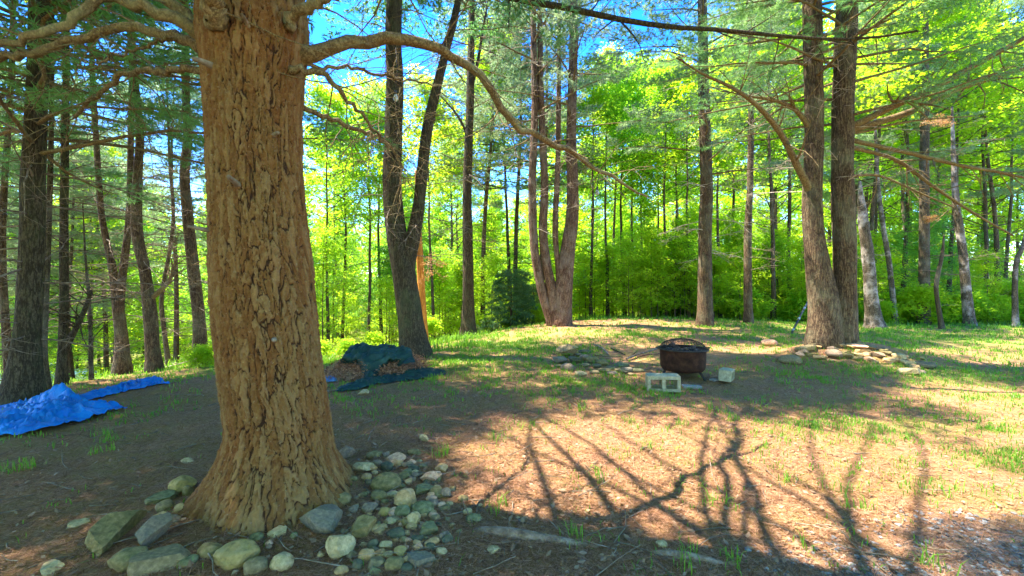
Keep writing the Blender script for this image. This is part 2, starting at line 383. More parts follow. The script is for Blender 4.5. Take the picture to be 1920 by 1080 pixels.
# ------------------------------------------------------------------ foliage prototypes
def proto_bough(seed, tufts=11, nn=20, nl=.11, nw=.0045, Lb=.8):
    """a feathery pine bough along +x: triangles (needles) and twig lines"""
    r = np.random.default_rng(seed); V = []; tw = []
    ends = []
    main = np.array([[0, 0, 0], [Lb * .5, 0, .03], [Lb, 0, .02]])
    tw.append(main)
    for i in range(tufts):
        t = .2 + .8 * (i + r.random() * .6) / tufts
        s = (-1) ** i
        b = np.array([Lb * t, 0, .03 * math.sin(t * 3)])
        l = (.32 * (1.15 - t) + .08) * (.7 + .6 * r.random()) * Lb / .8
        d = norm(np.array([.75, s * (.7 + .3 * r.random()), r.normal(0, .15)]))
        e = b + d * l; ends.append((e, d)); tw.append(np.array([b, e]))
        if l > .2: ends.append((b + d * l * .55, d))
    ends.append((main[-1], np.array([1., 0, 0])))
    tris = []; tint = []
    for e, d in ends:
        for k in range(nn):
            dd = norm(d * .75 + r.normal(0, .55, 3) + np.array([0, 0, -.12])); st = e - d * r.random() * .09
            side = norm(np.cross(dd, r.normal(0, 1, 3))) * nw
            tp = st + dd * nl * (.7 + .5 * r.random())
            tris.append([st - side, st + side, tp]); tint.append(r.random())
    T = np.array(tris)
    return T, np.array(tint), tw
BOUGHS = [proto_bough(s) for s in (1, 2, 3, 4)]
BOUGHS_FAR = [proto_bough(s, 8, 12, .16, .010, .9) for s in (11, 12, 13)]

BOUGHS_HIGH = [proto_bough(s, 9, 7, .13, .016, .85) for s in (5, 6, 7)]

def rot_frames(d, roll, pitch=None):
    """frames with x along d, z close to up, rolled"""
    d = norm(d); up = np.tile([0, 0, 1.], (len(d), 1))
    y = norm(np.cross(up, d)); z = np.cross(d, y)
    c = np.cos(roll)[:, None]; s = np.sin(roll)[:, None]
    y2 = y * c + z * s; z2 = -y * s + z * c
    return np.stack([d, y2, z2], -1)      # columns

def add_boughs(mb, pos, d, scl, protos, rng, twig_mb=None):
    pos = np.asarray(pos); d = np.asarray(d)
    if not len(pos): return
    which = rng.integers(0, len(protos), len(pos)); R = rot_frames(d, rng.normal(0, .35, len(pos)))
    base = rng.normal(0, .14, len(pos))
    for k, (T, ti, tw) in enumerate(protos):
        m = which == k
        if not m.any(): continue
        V = np.einsum('nij,tvj->ntvi', R[m] * np.asarray(scl)[m][:, None, None], T) + pos[m][:, None, None]
        n = V.shape[0] * V.shape[1]
        mb.add(V.reshape(-1, 3), None, np.arange(n * 3).reshape(-1, 3), np.clip(np.repeat((ti[None] * .6 + .2 + base[m][:, None]).ravel(), 3), 0, 1))
        if twig_mb is not None:
            for Rm, pm, sm in zip(R[m], pos[m], np.asarray(scl)[m]):
                for l in tw[:1]:
                    add_tube(twig_mb, (l * sm) @ Rm.T + pm, np.linspace(.006, .003, len(l)), 3, cap=False)

def proto_spray(seed, n=26, R=.45, size=.12):
    """a flat spray of broad leaves in the xy plane"""
    r = np.random.default_rng(seed)
    a = r.random(n) * 2 * PI; q = np.sqrt(r.random(n)) * R
    c = np.stack([q * np.cos(a), q * np.sin(a), r.normal(0, R * .16, n) - q * .25], -1)
    h = r.random(n) * 2 * PI
    x = np.stack([np.cos(h), np.sin(h), r.normal(-.25, .25, n)], -1); x = norm(x)
    nrm = norm(np.stack([r.normal(0, .38, n), r.normal(0, .38, n), np.ones(n)], -1))
    y = norm(np.cross(nrm, x)); s = size * (.6 + .7 * r.random(n))[:, None]
    f = (r.random(n) * .25 + .05)[:, None] * s * norm(np.cross(x, y))
    Q = np.stack([c - x * s * .5, c + y * s * .42 + x * s * .05 + f, c + x * s * .62, c - y * s * .42 + x * s * .05 + f], 1)
    return Q, r.random(n)
SPRAYS = [proto_spray(s) for s in range(21, 26)]
SPRAYS_FINE = [proto_spray(s, 34, .42, .085) for s in range(31, 35)]

def add_sprays(mb, pos, scl, protos, rng, tilt=.3, tbase=None):
    pos = np.asarray(pos); n = len(pos)
    if not n: return
    which = rng.integers(0, len(protos), n)
    a = rng.random(n) * 2 * PI; z = norm(np.stack([rng.normal(0, tilt, n), rng.normal(0, tilt, n), np.ones(n)], -1))
    x = norm(np.cross(np.stack([np.cos(a), np.sin(a), 0 * a], -1), z)); y = np.cross(z, x)
    R = np.stack([x, y, z], -1) * np.asarray(scl)[:, None, None]
    base = rng.normal(0, .16, n) if tbase is None else tbase
    for k, (Q, ti) in enumerate(protos):
        m = which == k
        if not m.any(): continue
        V = np.einsum('nij,tvj->ntvi', R[m], Q) + pos[m][:, None, None]
        c = V.shape[0] * V.shape[1]
        mb.add(V.reshape(-1, 3), np.arange(c * 4).reshape(-1, 4), None, np.clip(np.repeat((ti[None] * .55 + .22 + base[m][:, None]).ravel(), 4), 0, 1))

# ------------------------------------------------------------------ tree builders
def maple_meshes(seed, Hh, r0, lo, spread, nb, leaf='maple', bark='bark_slim', protos=SPRAYS, dens=2, up=.35, lean=.03, scl=1.):
    r = np.random.default_rng(seed)
    n = 14; t = np.linspace(0, 1, n)
    tr = np.stack([np.cumsum(r.normal(0, lean, n)) * Hh / n * 1.2, np.cumsum(r.normal(0, lean, n)) * Hh / n * 1.2, t * Hh], -1)
    tr[:, :2] -= tr[0, :2]
    rad = r0 * (1 - .88 * t) * (1 + .5 * np.exp(-t * 30))
    wood = MB(); tr0 = tr.copy(); tr0[0, 2] -= .4
    add_tube(wood, tr0, rad, 9, .08, seed)
    pos = []
    for i in range(nb):
        f = lo + (1 - lo) * ((i + r.random()) / nb) ** .9
        b = np.array([np.interp(f, t, tr[:, k]) for k in range(3)])
        g = (f - lo) / (1 - lo)
        Lb = spread * (.55 + .75 * math.sin(min(g * 1.15 + .25, 1) * PI)) * (.7 + .5 * r.random()) * (1 - .35 * g)
        az = i * 2.4 + r.normal(0, .4)
        d = np.array([math.cos(az), math.sin(az), up * (.5 + r.random()) + .5 * g])
        pb = wander(b, d, Lb, 6, -.02, .12, r)
        rb = np.interp(f, t, rad) * .42
        add_tube(wood, pb, np.linspace(rb, .008, 6), 5, cap=False)
        for k in range(5):
            tt = .3 + .7 * (k + r.random() * .5) / 5
            s = np.array([np.interp(tt, np.linspace(0, 1, 6), pb[:, q]) for q in range(3)])
            dd = norm(pb[-1] - pb[0]); sd = np.array([-dd[1], dd[0], 0]) * (-1) ** k
            ps = wander(s, dd * .6 + sd * .9 + np.array([0, 0, .15]), Lb * (.22 + .25 * r.random()), 4, .05, .15, r)
            add_tube(wood, ps, np.linspace(rb * .35, .004, 4), 3, cap=False)
            for q in np.linspace(.35, 1, dens):
                pos.append([np.interp(q, np.linspace(0, 1, 4), ps[:, c]) for c in range(3)])
        pos.append(pb[-1])
    pos = np.array(pos) + r.normal(0, .1, (len(pos), 3))
    cr = MB(); add_sprays(cr, pos, (.75 + .6 * r.random(len(pos))) * scl, protos, r)
    return wood.mesh('trunk', M[bark]), cr.mesh('crown', M[leaf], False)

def stem_world(pl, D=None):
    return np.array([P(*(q if len(q) == 3 else (q[0], q[1], D))) for q in pl])

def make_stem(name, parent, pts, widths, mat, n=60, sides=20, flare=.0, rough=.10, seed=0, D=None):
    """pts world; widths in metres at each point (diameter)"""
    A = np.c_[pts, np.asarray(widths) / 2]
    S = smooth_poly(A, n)
    r = np.maximum(S[:, 3], .01)
    z = S[:, 2] - S[0, 2]
    r = r * (1 + flare * np.exp(-np.maximum(z, 0) / .22))
    S[0, 2] -= .35
    mb = MB(); add_tube(mb, S[:, :3], r, sides, rough, seed)
    o = mb.build(name, mat, parent)
    return S, o

def at_t(S, z):
    i = int(np.clip(np.searchsorted(S[:, 2], z), 1, len(S) - 1))
    a = (z - S[i - 1, 2]) / (S[i, 2] - S[i - 1, 2] + 1e-9)
    return S[i - 1] * (1 - a) + S[i] * a

def dead_branch(parent, start, d, Lb, r0, mat, seed, twigs=7, droop=.12, name='dead_branch', depth=2):
    r = np.random.default_rng(seed); mb = MB()
    p = wander(start, d, Lb, 9, droop, .10, r)
    add_tube(mb, p, np.linspace(r0, r0 * .22, 9), 6, .05, seed)
    for k in range(twigs):
        t = .2 + .8 * (k + r.random()) / twigs
        s = np.array([np.interp(t, np.linspace(0, 1, 9), p[:, q]) for q in range(3)])
        dd = norm(p[-1] - p[0]); side = np.array([-dd[1], dd[0], 0]) * (1 if k % 2 else -1)
        lt = Lb * (.5 - .28 * t) * (.5 + .8 * r.random())
        q = wander(s, dd * .7 + side * .8 + r.normal(0, .35, 3), lt, 5, droop * .5, .2, r)
        add_tube(mb, q, np.linspace(r0 * .4, max(r0 * .1, .0018), 5), 4, cap=False)
        if depth > 1:
            for e in range(3):
                s2 = q[1 + e]
                q2 = wander(s2, norm(q[-1] - q[0]) * .5 + r.normal(0, .6, 3), lt * .35, 4, .05, .2, r)
                add_tube(mb, q2, np.linspace(r0 * .2, .0014, 4), 3, cap=False)
    return mb.build(name, mat, parent)

def pine_crown(parent, S, zlo, zhi, spread, nb, mat='needle', seed=0, protos=BOUGHS, mask=True, sc_=1., per=7, up=.12, avoid=None):
    """live limbs with feathery boughs round the upper stem; one 'crown' part (needles) and one 'limbwork' wood"""
    r = np.random.default_rng(seed); wood = MB(); pos = []; dr = []; sl = []; nw_ = 0
    for i in range(nb):
        f = (i + r.random()) / nb; z = zlo + (zhi - zlo) * f
        b = at_t(S, z)[:3]
        Lb = spread * (1.05 - .75 * f) * (.6 + .55 * r.random())
        az = i * 2.4 + r.normal(0, .5)
        d = np.array([math.cos(az), math.sin(az), up + .3 * f * r.random()])
        p = wander(b, d, Lb, 7, .03, .1, r)
        cand = []
        for k in range(per):
            t = .3 + .7 * (k + r.random() * .7) / per
            s = np.array([np.interp(t, np.linspace(0, 1, 7), p[:, q]) for q in range(3)])
            dd = norm(p[-1] - p[0]); side = np.array([-dd[1], dd[0], 0]) * (1 if k % 2 else -1)
            cand.append((s, norm(dd * .8 + side * .75 + np.array([0, 0, r.normal(.05, .15)]))))
        cand.append((p[-1], norm(p[-1] - p[-2])))
        C = np.array([c[0] for c in cand]); ok = keep_bough(C) if mask else np.ones(len(C), bool)
        if avoid is not None: ok &= ~avoid(C)
        if ok.sum() >= 1:
            nw_ += 1
            add_tube(wood, p, np.linspace(.035, .008, 7), 5, cap=False)
        for c, o_ in zip(cand, ok):
            if o_: pos.append(c[0]); dr.append(c[1]); sl.append((.8 + .6 * r.random()) * sc_)
    mb = MB(); add_boughs(mb, pos, dr, sl, protos, r, wood)
    if len(pos) > 12:
        if nw_ > 22: wood.build('limb_growth', M['limb'], parent)
        mb.build('crown', M[mat], parent, False)

# ------------------------------------------------------------------ the big pine beside the camera
def voro_bark(u, v, cu, seed):
    """jittered-grid voronoi, periodic in u with cu cells: returns F2-F1 and a cell value"""
    iu = np.floor(u).astype(int); iv = np.floor(v).astype(int)
    f1 = np.full(u.shape, 9.); f2 = np.full(u.shape, 9.); cell = np.zeros(u.shape)
    for a in (-1, 0, 1):
        for b in (-1, 0, 1):
            ju = iu + a; jv = iv + b; w_ = np.mod(ju, cu)
            x = ju + .5 + (hash2(w_, jv, seed) - .5) * .9; y = jv + .5 + (hash2(w_, jv, seed + 5) - .5) * .9
            d = np.hypot(u - x, v - y)
            new = d < f1
            f2 = np.where(new, f1, np.minimum(f2, d)); cell = np.where(new, hash2(w_, jv, seed + 9), cell); f1 = np.where(new, d, f1)
    return f2 - f1, cell

def big_pine():
    base = np.array([-1.75, 3.2, 0.0])
    t = empty('pine_tree', base, label='massive pine with deeply furrowed orange-brown bark, stones heaped round its foot', cat='tree')
    prof = np.array([  # z, x, radius
        (-.45, -1.745, .86), (-.12, -1.745, .72), (.02, -1.745, .62), (.17, -1.747, .515), (.36, -1.745, .425), (.567, -1.733, .385), (.964, -1.785, .378), (1.36, -1.83, .378), (1.76, -1.86, .366), (2.16, -1.885, .343), (2.55, -1.905, .337),
        (2.95, -1.912, .348), (3.25, -1.912, .375), (3.5, -1.91, .405), (3.72, -1.91, .39), (4.0, -1.91, .34), (5.0, -1.9, .31), (7, -1.85, .27), (10, -1.8, .21), (14, -1.8, .12), (17, -1.8, .03)])
    nz = 900; na = 440
    z = np.concatenate([np.linspace(-.45, 4.3, 760), np.linspace(4.32, 17, 140)])
    cx = np.interp(z, prof[:, 0], prof[:, 1]); rr = np.interp(z, prof[:, 0], prof[:, 2]) * np.interp(z, [.0, .5], [.95, .90])
    k = np.ones(21) / 21
    rr[:760] = np.convolve(np.pad(rr[:760], 10, 'edge'), k, 'valid'); cx[:760] = np.convolve(np.pad(cx[:760], 10, 'edge'), k, 'valid')
    a = np.linspace(0, 2 * PI, na, endpoint=False)
    Zg, Ag = np.meshgrid(z, a, indexing='ij'); Rg = rr[:, None] * np.ones((1, na))
    # root flare lobes near the ground, a few big swellings
    fl = np.exp(-np.maximum(Zg + .05, 0) / .22)
    Rg = Rg * (1 + fl * (.10 * np.cos(5 * Ag + 1.2) + .10 * np.cos(3 * Ag + 2.5)))
    Rg = Rg * (1 + .05 * (fbm(np.cos(Ag) * 1.5 + 7, np.sin(Ag) * 1.5 + Zg * 1.3, 5, 3) - .5) * 2)
    # bark plates
    U = Ag / (2 * PI); wx = (fbm(np.cos(Ag) * 4 + 9, np.sin(Ag) * 4 + Zg * 5, 21, 3) - .5); wy = (fbm(np.cos(Ag) * 4 + 3, np.sin(Ag) * 4 + Zg * 4, 23, 3) - .5)
    cu = 52
    w3 = fbm(np.cos(Ag) * 14 + 2, np.sin(Ag) * 14 + Zg * 13, 27, 3) - .5
    e1, c1 = voro_bark((U * cu + wx * 1.6 + w3 * .9) % cu, Zg * 3.3 + wy * 1.7 + w3 * .5 + 50, cu, 31)
    cu2 = 110
    e2, c2 = voro_bark((U * cu2 + wx * 3 + w3 * 2.2) % cu2, Zg * 22 + wy * 4 + w3 * 2 + 90, cu2, 41)
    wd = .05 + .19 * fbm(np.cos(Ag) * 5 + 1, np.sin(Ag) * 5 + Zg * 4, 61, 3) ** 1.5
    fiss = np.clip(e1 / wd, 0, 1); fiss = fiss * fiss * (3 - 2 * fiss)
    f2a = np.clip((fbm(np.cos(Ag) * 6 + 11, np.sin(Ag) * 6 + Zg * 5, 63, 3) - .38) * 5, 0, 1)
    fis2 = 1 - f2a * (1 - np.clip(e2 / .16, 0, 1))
    fine = fbm(np.cos(Ag) * 34 + 40, np.sin(Ag) * 34 + Zg * 30, 51, 4) - .5
    disp = .013 * (fiss - .75) + .008 * (fis2 - .8) * fiss + .006 * (c1 - .5) * fiss + .008 * (c2 - .5) * fiss + .022 * fine
    amp = np.interp(Zg, [-.5, .3, 4, 17], [1.2, 1.1, 1., .25])
    Rg = Rg + disp * amp
    X = cx[:, None] + Rg * np.cos(Ag); Y = base[1] + Rg * np.sin(Ag)
    V = np.stack([X, Y, Zg], -1).reshape(-1, 3) - base
    n = len(z); i = np.arange(n - 1)[:, None] * na; j = np.arange(na)[None]; j2 = (j + 1) % na
    Q = np.stack([i + j, i + j2, i + na + j2, i + na + j], -1).reshape(-1, 4)
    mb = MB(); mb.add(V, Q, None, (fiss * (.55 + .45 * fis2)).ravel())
    m, nt, N, L = new_mat('furrowed_bark')
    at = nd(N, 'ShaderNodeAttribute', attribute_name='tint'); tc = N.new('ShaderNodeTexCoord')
    n1 = nd(N, 'ShaderNodeTexNoise', Scale=26., Detail=8., Roughness=.7); L.new(tc.outputs['Object'], n1.inputs['Vector'])
    n2 = nd(N, 'ShaderNodeTexNoise', Scale=2.3, Detail=4.); L.new(tc.outputs['Object'], n2.inputs['Vector'])
    n3 = nd(N, 'ShaderNodeTexNoise', Scale=60., Detail=4.); L.new(tc.outputs['Object'], n3.inputs['Vector'])
    rp = ramp(N, [(.3, (0.076, 0.030, 0.008)), (.5, (0.178, 0.084, 0.022)), (.7, (0.339, 0.189, 0.066))]); L.new(n1.outputs['Fac'], rp.inputs[0])
    rl = ramp(N, [(.3, (0.271, 0.087, 0.015)), (.7, (0.186, 0.116, 0.030))]); L.new(n2.outputs['Fac'], rl.inputs[0])
    c = mixc(N, L, .42, rp.outputs[0], rl.outputs[0])
    ap = nd(N, 'ShaderNodeAttribute', attribute_name='plate')
    rq = ramp(N, [(.2, (0.143, 0.048, 0.011)), (.5, (0.212, 0.102, 0.028)), (.8, (0.323, 0.204, 0.081))]); L.new(ap.outputs['Fac'], rq.inputs[0])
    c = mixc(N, L, .45, c, rq.outputs[0])
    r3 = ramp(N, [(.62, (0, 0, 0)), (.72, (.55, .55, .55))]); L.new(n3.outputs['Fac'], r3.inputs[0])
    c = mixc(N, L, r3.outputs[0], c, (0.306, 0.226, 0.134))
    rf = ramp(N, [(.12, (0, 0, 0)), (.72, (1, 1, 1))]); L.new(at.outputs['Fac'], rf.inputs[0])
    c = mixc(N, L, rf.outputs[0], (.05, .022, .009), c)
    b = nd(N, 'ShaderNodeBsdfPrincipled', Roughness=.85); L.new(c, b.inputs['Base Color']); b.inputs['Specular IOR Level'].default_value = .2
    bp = nd(N, 'ShaderNodeBump', Strength=.9, Distance=.02); L.new(n1.outputs['Fac'], bp.inputs['Height']); L.new(bp.outputs[0], b.inputs['Normal'])
    o = N.new('ShaderNodeOutputMaterial'); L.new(b.outputs[0], o.inputs[0])
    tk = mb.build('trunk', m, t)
    pa = tk.data.attributes.new('plate', 'FLOAT', 'POINT'); pa.data.foreach_set('value', np.clip(c1 * .6 + c2 * .4, 0, 1).ravel().astype(np.float32))
    # limbs: pixel, depth, diameter in px
    LB = [
     ([(400, 75, 3.2), (365, 62, 3.1), (325, 36, 3.0), (265, 12, 2.95), (205, -6, 2.9), (165, 14, 2.85), (135, 40, 2.8), (70, 68, 2.75), (0, 82, 2.7), (-90, 110, 2.65)], 30, 12, 1),
     ([(405, 70, 3.2), (370, 48, 3.15), (330, 16, 3.1), (290, -18, 3.05), (230, -80, 3.0), (150, -160, 2.9)], 27, 12, 1),
     ([(400, 92, 3.3), (352, 76, 3.35), (312, 64, 3.4), (250, 52, 3.45), (180, 60, 3.5), (110, 84, 3.55), (60, 99, 3.6), (0, 107, 3.65), (-80, 120, 3.7)], 24, 14, 2),
     ([(400, 130, 3.3), (370, 131, 3.35), (320, 131, 3.4), (260, 134, 3.5), (225, 142, 3.55), (195, 166, 3.6), (165, 195, 3.65), (140, 220, 3.7)], 18, 7, 3),
     ([(345, 70, 3.36), (310, 77, 3.3), (240, 96, 3.2), (200, 110, 3.15), (165, 132, 3.1)], 9, 3, 3),
     ([(420, 60, 3.0), (408, 35, 2.8), (395, 0, 2.7), (385, -60, 2.6)], 44, 34, 1),
     ([(540, 50, 3.0), (560, 18, 2.95), (590, 6, 2.9), (640, -20, 2.9), (720, -70, 3.0)], 26, 16, 2),
     ([(550, 100, 3.2), (585, 98, 3.25), (640, 86, 3.3), (720, 74, 3.4), (790, 79, 3.5), (860, 111, 3.7), (905, 150, 3.8), (940, 200, 3.9), (975, 240, 4.0), (1040, 270, 4.2), (1100, 302, 4.4), (1160, 340, 4.6), (1215, 372, 4.8)], 29, 4, 4),
     ([(545, 200, 3.3), (580, 208, 3.45), (640, 234, 3.7), (690, 250, 4.0), (730, 272, 4.3), (760, 320, 4.6)], 13, 4, 4),
     ([(545, 132, 3.1), (585, 136, 3.1), (612, 143, 3.1), (650, 188, 3.2), (700, 240, 3.4), (735, 292, 3.6)], 16, 3, 5),
     ([(545, 120, 3.2), (600, 124, 3.35), (680, 132, 3.6), (760, 152, 3.9), (820, 160, 4.1)], 9, 3, 4),
    ]
    for q, (pl, w0, w1, nt_) in enumerate(LB):
        pts = stem_world(pl) - base
        nS = 28; S = smooth_poly(pts, nS); D = S[:, 1] + base[1]; S[1:] += (np.random.default_rng(q + 90).normal(0, .012, (nS - 1, 3)))
        rad = np.linspace(w0, w1, nS) * .84 / 2 / F * D
        rad[0] *= 1.35; rad[1] *= 1.15
        mb = MB(); add_tube(mb, S, rad, 14, .22, 60 + q)
        r = np.random.default_rng(200 + q)
        for e in range(nt_ * 5):
            i0 = r.integers(8, nS - 1); dd = norm(S[min(i0 + 1, nS - 1)] - S[i0 - 1])
            lt = .35 + .7 * r.random()
            tw = wander(S[i0], dd * .6 + r.normal(0, .7, 3), lt, 6, .25, .16, r)
            add_tube(mb, tw, np.linspace(min(rad[i0] * .3, .008), .0016, 6), 4, cap=False)
            for e2 in range(3):
                t2 = wander(tw[2 + e2], norm(tw[-1] - tw[0]) * .6 + r.normal(0, .6, 3), lt * .4, 4, .1, .2, r)
                add_tube(mb, t2, np.linspace(.0028, .0012, 4), 3, cap=False)
        mb.build('branch', M['limb'], t)
    rq_ = np.random.default_rng(17)
    for zz, aa in [(3.05, -1.9), (2.62, -.7), (1.95, -2.35), (3.3, -1.15), (1.2, -.95), (2.25, -1.45)]:
        rd = float(np.interp(zz, z, rr)) * .98; d = np.array([math.cos(aa), math.sin(aa), .15]); p0 = np.array([np.interp(zz, z, cx), base[1], zz]) - base + d * rd * .93
        sb = MB(); Lh = rq_.uniform(.03, .10); add_tube(sb, wander(p0, d, Lh + .06, 5, .2, .1, rq_), np.array([1.7, 1.25, 1., .9, .75]) * rq_.uniform(.012, .02), 10, .3, int(zz * 9)); sb.build('branch_stub', M['twig'], t)
    # high limbs whose shade reaches the clearing (above the picture)
    SH = [([(.26, 5.3), (.17, 4.5), (.24, 3.8), (.30, 3.1), (.32, 2.75), (.5, 2.25)], .06), ([(.22, 5.2), (.44, 4.4), (.61, 3.8), (.70, 3.3), (.73, 2.8), (.75, 2.3)], .07),
          ([(3.2, 5.9), (2.75, 5.3), (2.33, 4.5), (1.9, 3.95), (1.83, 3.65), (1.63, 3.25), (1.42, 2.85), (1.35, 2.3)], .055), ([(2.6, 5.6), (2.53, 4.75), (2.15, 4.15), (2.0, 3.7), (1.91, 3.35), (1.72, 3.0), (1.55, 2.3)], .05),
          ([(.8, 4.2), (1.05, 3.65), (1.24, 3.3), (1.36, 3.05), (1.38, 2.8), (1.4, 2.3)], .035), ([(2.3, 3.9), (2.4, 3.4), (2.3, 3.0), (2.15, 2.7), (1.95, 2.25)], .045)]
    k = SUN[:2] / SUN[2]
    for q, (pl, w0) in enumerate(SH):
        g = np.array(pl[::-1]); zz = np.linspace(7.3, 7.6, len(g))
        pts = np.c_[g + k * zz[:, None], zz]
        st = np.array([[-1.86, 3.2, 8.3]])
        pts = np.concatenate([st, pts]) - base
        S = smooth_poly(pts, 24); mb = MB(); add_tube(mb, S, np.linspace(w0, .016, 24), 8, .1, q)
        r = np.random.default_rng(300 + q)
        for e in range(4):
            i0 = r.integers(6, 23); dd = norm(S[i0] - S[i0 - 1])
            tw = wander(S[i0], dd * .7 + r.normal(0, .6, 3), .4 + .6 * r.random(), 5, .05, .15, r)
            add_tube(mb, tw, np.linspace(.012, .003, 5), 4, cap=False)
        mb.build('branch', M['limb'], t)
    S = np.array([[x - base[0], 0, zz, .1] for zz, x in zip(np.linspace(5, 17, 40), np.interp(np.linspace(5, 17, 40), prof[:, 0], prof[:, 1]))])
    # crown placed in world for the gap test, then parented
    Sw = S + np.array([*base, 0])
    holder = empty('tmp')
    pine_crown(holder, Sw, 6.5, 16.5, 4.6, 150, 'needle', 5, BOUGHS_HIGH, per=9)
    for c in kids(holder):
        c.parent = t; c.location = -base
    bpy.data.objects.remove(holder)
    return t
big_pine()

# ------------------------------------------------------------------ named trunks round the clearing
def reparent(root, base):
    for c in kids(root): c.location = c.location - Vector(base)

def named_tree(name, label, stems, mat, D, seed=0, crown=None, dead=None, group=None, twig='twig', flare=.45, branches=(), sides=20, cat='tree', needle='needle', multi=False, rough=.1):
    """stems: [(pixel polyline, widths in px)]; built in world space, then hung on an Empty at the base"""
    x0 = stems[0][0][0]; b = P(x0[0], x0[1], x0[2] if len(x0) == 3 else D)
    b[2] = h1(b[0], b[1])
    root = empty(name, b, label=label, cat=cat, group=group)
    SS = []
    for i, (pl, wd) in enumerate(stems):
        pts = stem_world(pl, D)
        if i == 0 or multi is True: pts[0, 2] = min(pts[0, 2], h1(pts[0, 0], pts[0, 1]))
        w = np.array(wd, float) / F * pts[:, 1] * pts[:, 1] / np.hypot(pts[:, 0], pts[:, 1])
        S, o = make_stem('trunk' if i == 0 else 'stem', root, pts, w, M[mat], 70, sides, flare if i == 0 else 0., rough, seed + i)
        SS.append(S)
    for pl, w0, w1 in branches:
        pts = stem_world(pl, D); S = smooth_poly(pts, 20); rad = np.linspace(w0, w1, 20) / 2 / F * S[:, 1]; rad[0] *= 1.1
        mb = MB(); add_tube(mb, S, rad, 8, .1, seed)
        r = np.random.default_rng(seed + len(SS) + int(w0 * 7) + int(pl[0][0]))
        for e in range(14):
            i0 = r.integers(5, 19); dd = norm(S[i0] - S[i0 - 1])
            tw = wander(S[i0], dd * .7 + r.normal(0, .6, 3), .5 + .9 * r.random(), 6, .12, .15, r)
            add_tube(mb, tw, np.linspace(max(rad[i0] * .4, .004), .002, 6), 4, cap=False)
            for e2 in range(2):
                t2 = wander(tw[2 + e2], norm(tw[-1] - tw[0]) * .6 + r.normal(0, .6, 3), .35, 4, .1, .2, r)
                add_tube(mb, t2, np.linspace(.004, .0015, 4), 3, cap=False)
        mb.build('branch', M['limb'] if mat != 'bark_dark' else M[mat], root)
    if dead:
        n, zl, zh, Lb, r0 = dead; r = np.random.default_rng(seed + 500)
        for i in range(n):
            S = SS[i % len(SS)]; z = zl + (zh - zl) * (i + r.random()) / n
            p = at_t(S, min(z, S[-1, 2] - .1)); az_ = r.random() * 2 * PI
            dead_branch(root, p[:3], np.array([math.cos(az_), math.sin(az_), r.normal(.1, .25)]), Lb * (.5 + .8 * r.random()), r0 * (.7 + .6 * r.random()), M[twig], seed * 31 + i, 8)
    if crown:
        for c in (crown if isinstance(crown, list) else [crown]):
            pine_crown(root, SS[c.get('stem', 0)], c['lo'], c['hi'], c['spread'], c['n'], needle, seed + 900 + c.get('stem', 0), c.get('protos', BOUGHS), True, c.get('sc', 1.), c.get('per', 7), c.get('up', .12))
    reparent(root, b)
    return root, SS

UPL = 'pine_tree'
def shade_pine(x, y, seed, label):  # pine out of view, added to cast shade on the ground beside the trunk
    b = np.array([x, y, h1(x, y)]); root = empty(UPL, b, label=label, cat='tree')
    S, o = make_stem('trunk', root, np.array([b, b + [.05, 0, 5], b + [0, .1, 10], b + [.05, .05, 15]]), [.4, .32, .22, .03], M['bark'], 40, 16, .4, .1, seed)
    pine_crown(root, S, 4.2, 14.5, 4.3, 80, 'needle', seed, BOUGHS_HIGH, per=8); reparent(root, b)
shade_pine(-6.3, 2.3, 71, 'unseen broad pine added to shade the slope beside the massive trunk')
shade_pine(-9.8, 4.6, 72, 'second unseen pine added for shade down the slope from the massive trunk')
named_tree(UPL, 'dark thick straight pine rising behind the crumpled blue tarp', [([(42, 752), (50, 650), (58, 500), (62, 350), (68, 200), (72, 100), (75, -100), (80, -500), (84, -900)], [86, 62, 52, 50, 46, 44, 40, 30, 8])], 'bark_dark', 6.7, 1,
    dict(lo=3.6, hi=15, spread=4.2, n=110, per=8), (34, .5, 5.6, 2.0, .014))
named_tree(UPL, 'narrow forked pine with a low side limb, beside the thick dark pine', [([(115, 740), (118, 650), (120, 560), (120, 400), (122, 250), (124, 100), (126, -300), (128, -700)], [27, 21, 20, 18, 16, 14, 11, 5])], 'bark_dark', 8.6, 2,
    dict(lo=6., hi=15, spread=3.4, n=50), (26, 1.0, 6.0, 1.9, .012), branches=[([(122, 655), (135, 630), (150, 600), (163, 570), (170, 545)], 11, 6)])
named_tree(UPL, 'thin pine with flaking bark squeezed between two dark trunks by the blue tarp', [([(88, 735), (83, 660), (86, 560), (92, 400), (96, 250), (98, 60), (100, -300)], [18, 14, 14, 12, 11, 9, 4])], 'bark_slim', 8.0, 3, dict(lo=6.2, hi=10, spread=2., n=20), (12, 1., 5.5, 1.3, .010))
named_tree(UPL, 'reddish pine trunk cut off by the picture edge', [([(20, 700), (10, 600), (4, 480), (6, 380), (18, 200), (24, 60), (26, -300)], [22, 18, 17, 15, 13, 12, 5])], 'bark', 9.0, 4, dict(lo=7, hi=12, spread=2.4, n=28), (12, 1., 6, 1.5, .010))
named_tree(UPL, 'pine splitting into two stems, standing on the sunny grass beyond the blue tarp', [([(230, 698), (228, 640), (222, 580), (210, 500), (195, 430), (186, 350), (172, 100), (165, -200)], [36, 28, 24, 17, 14, 13, 11, 5]), ([(224, 590), (228, 530), (238, 450), (243, 380), (246, 200), (250, -150)], [20, 17, 15, 14, 12, 5])], 'bark', 11., 5,
    [dict(lo=7, hi=15, spread=3., n=30)], (34, .6, 8, 1.9, .012))
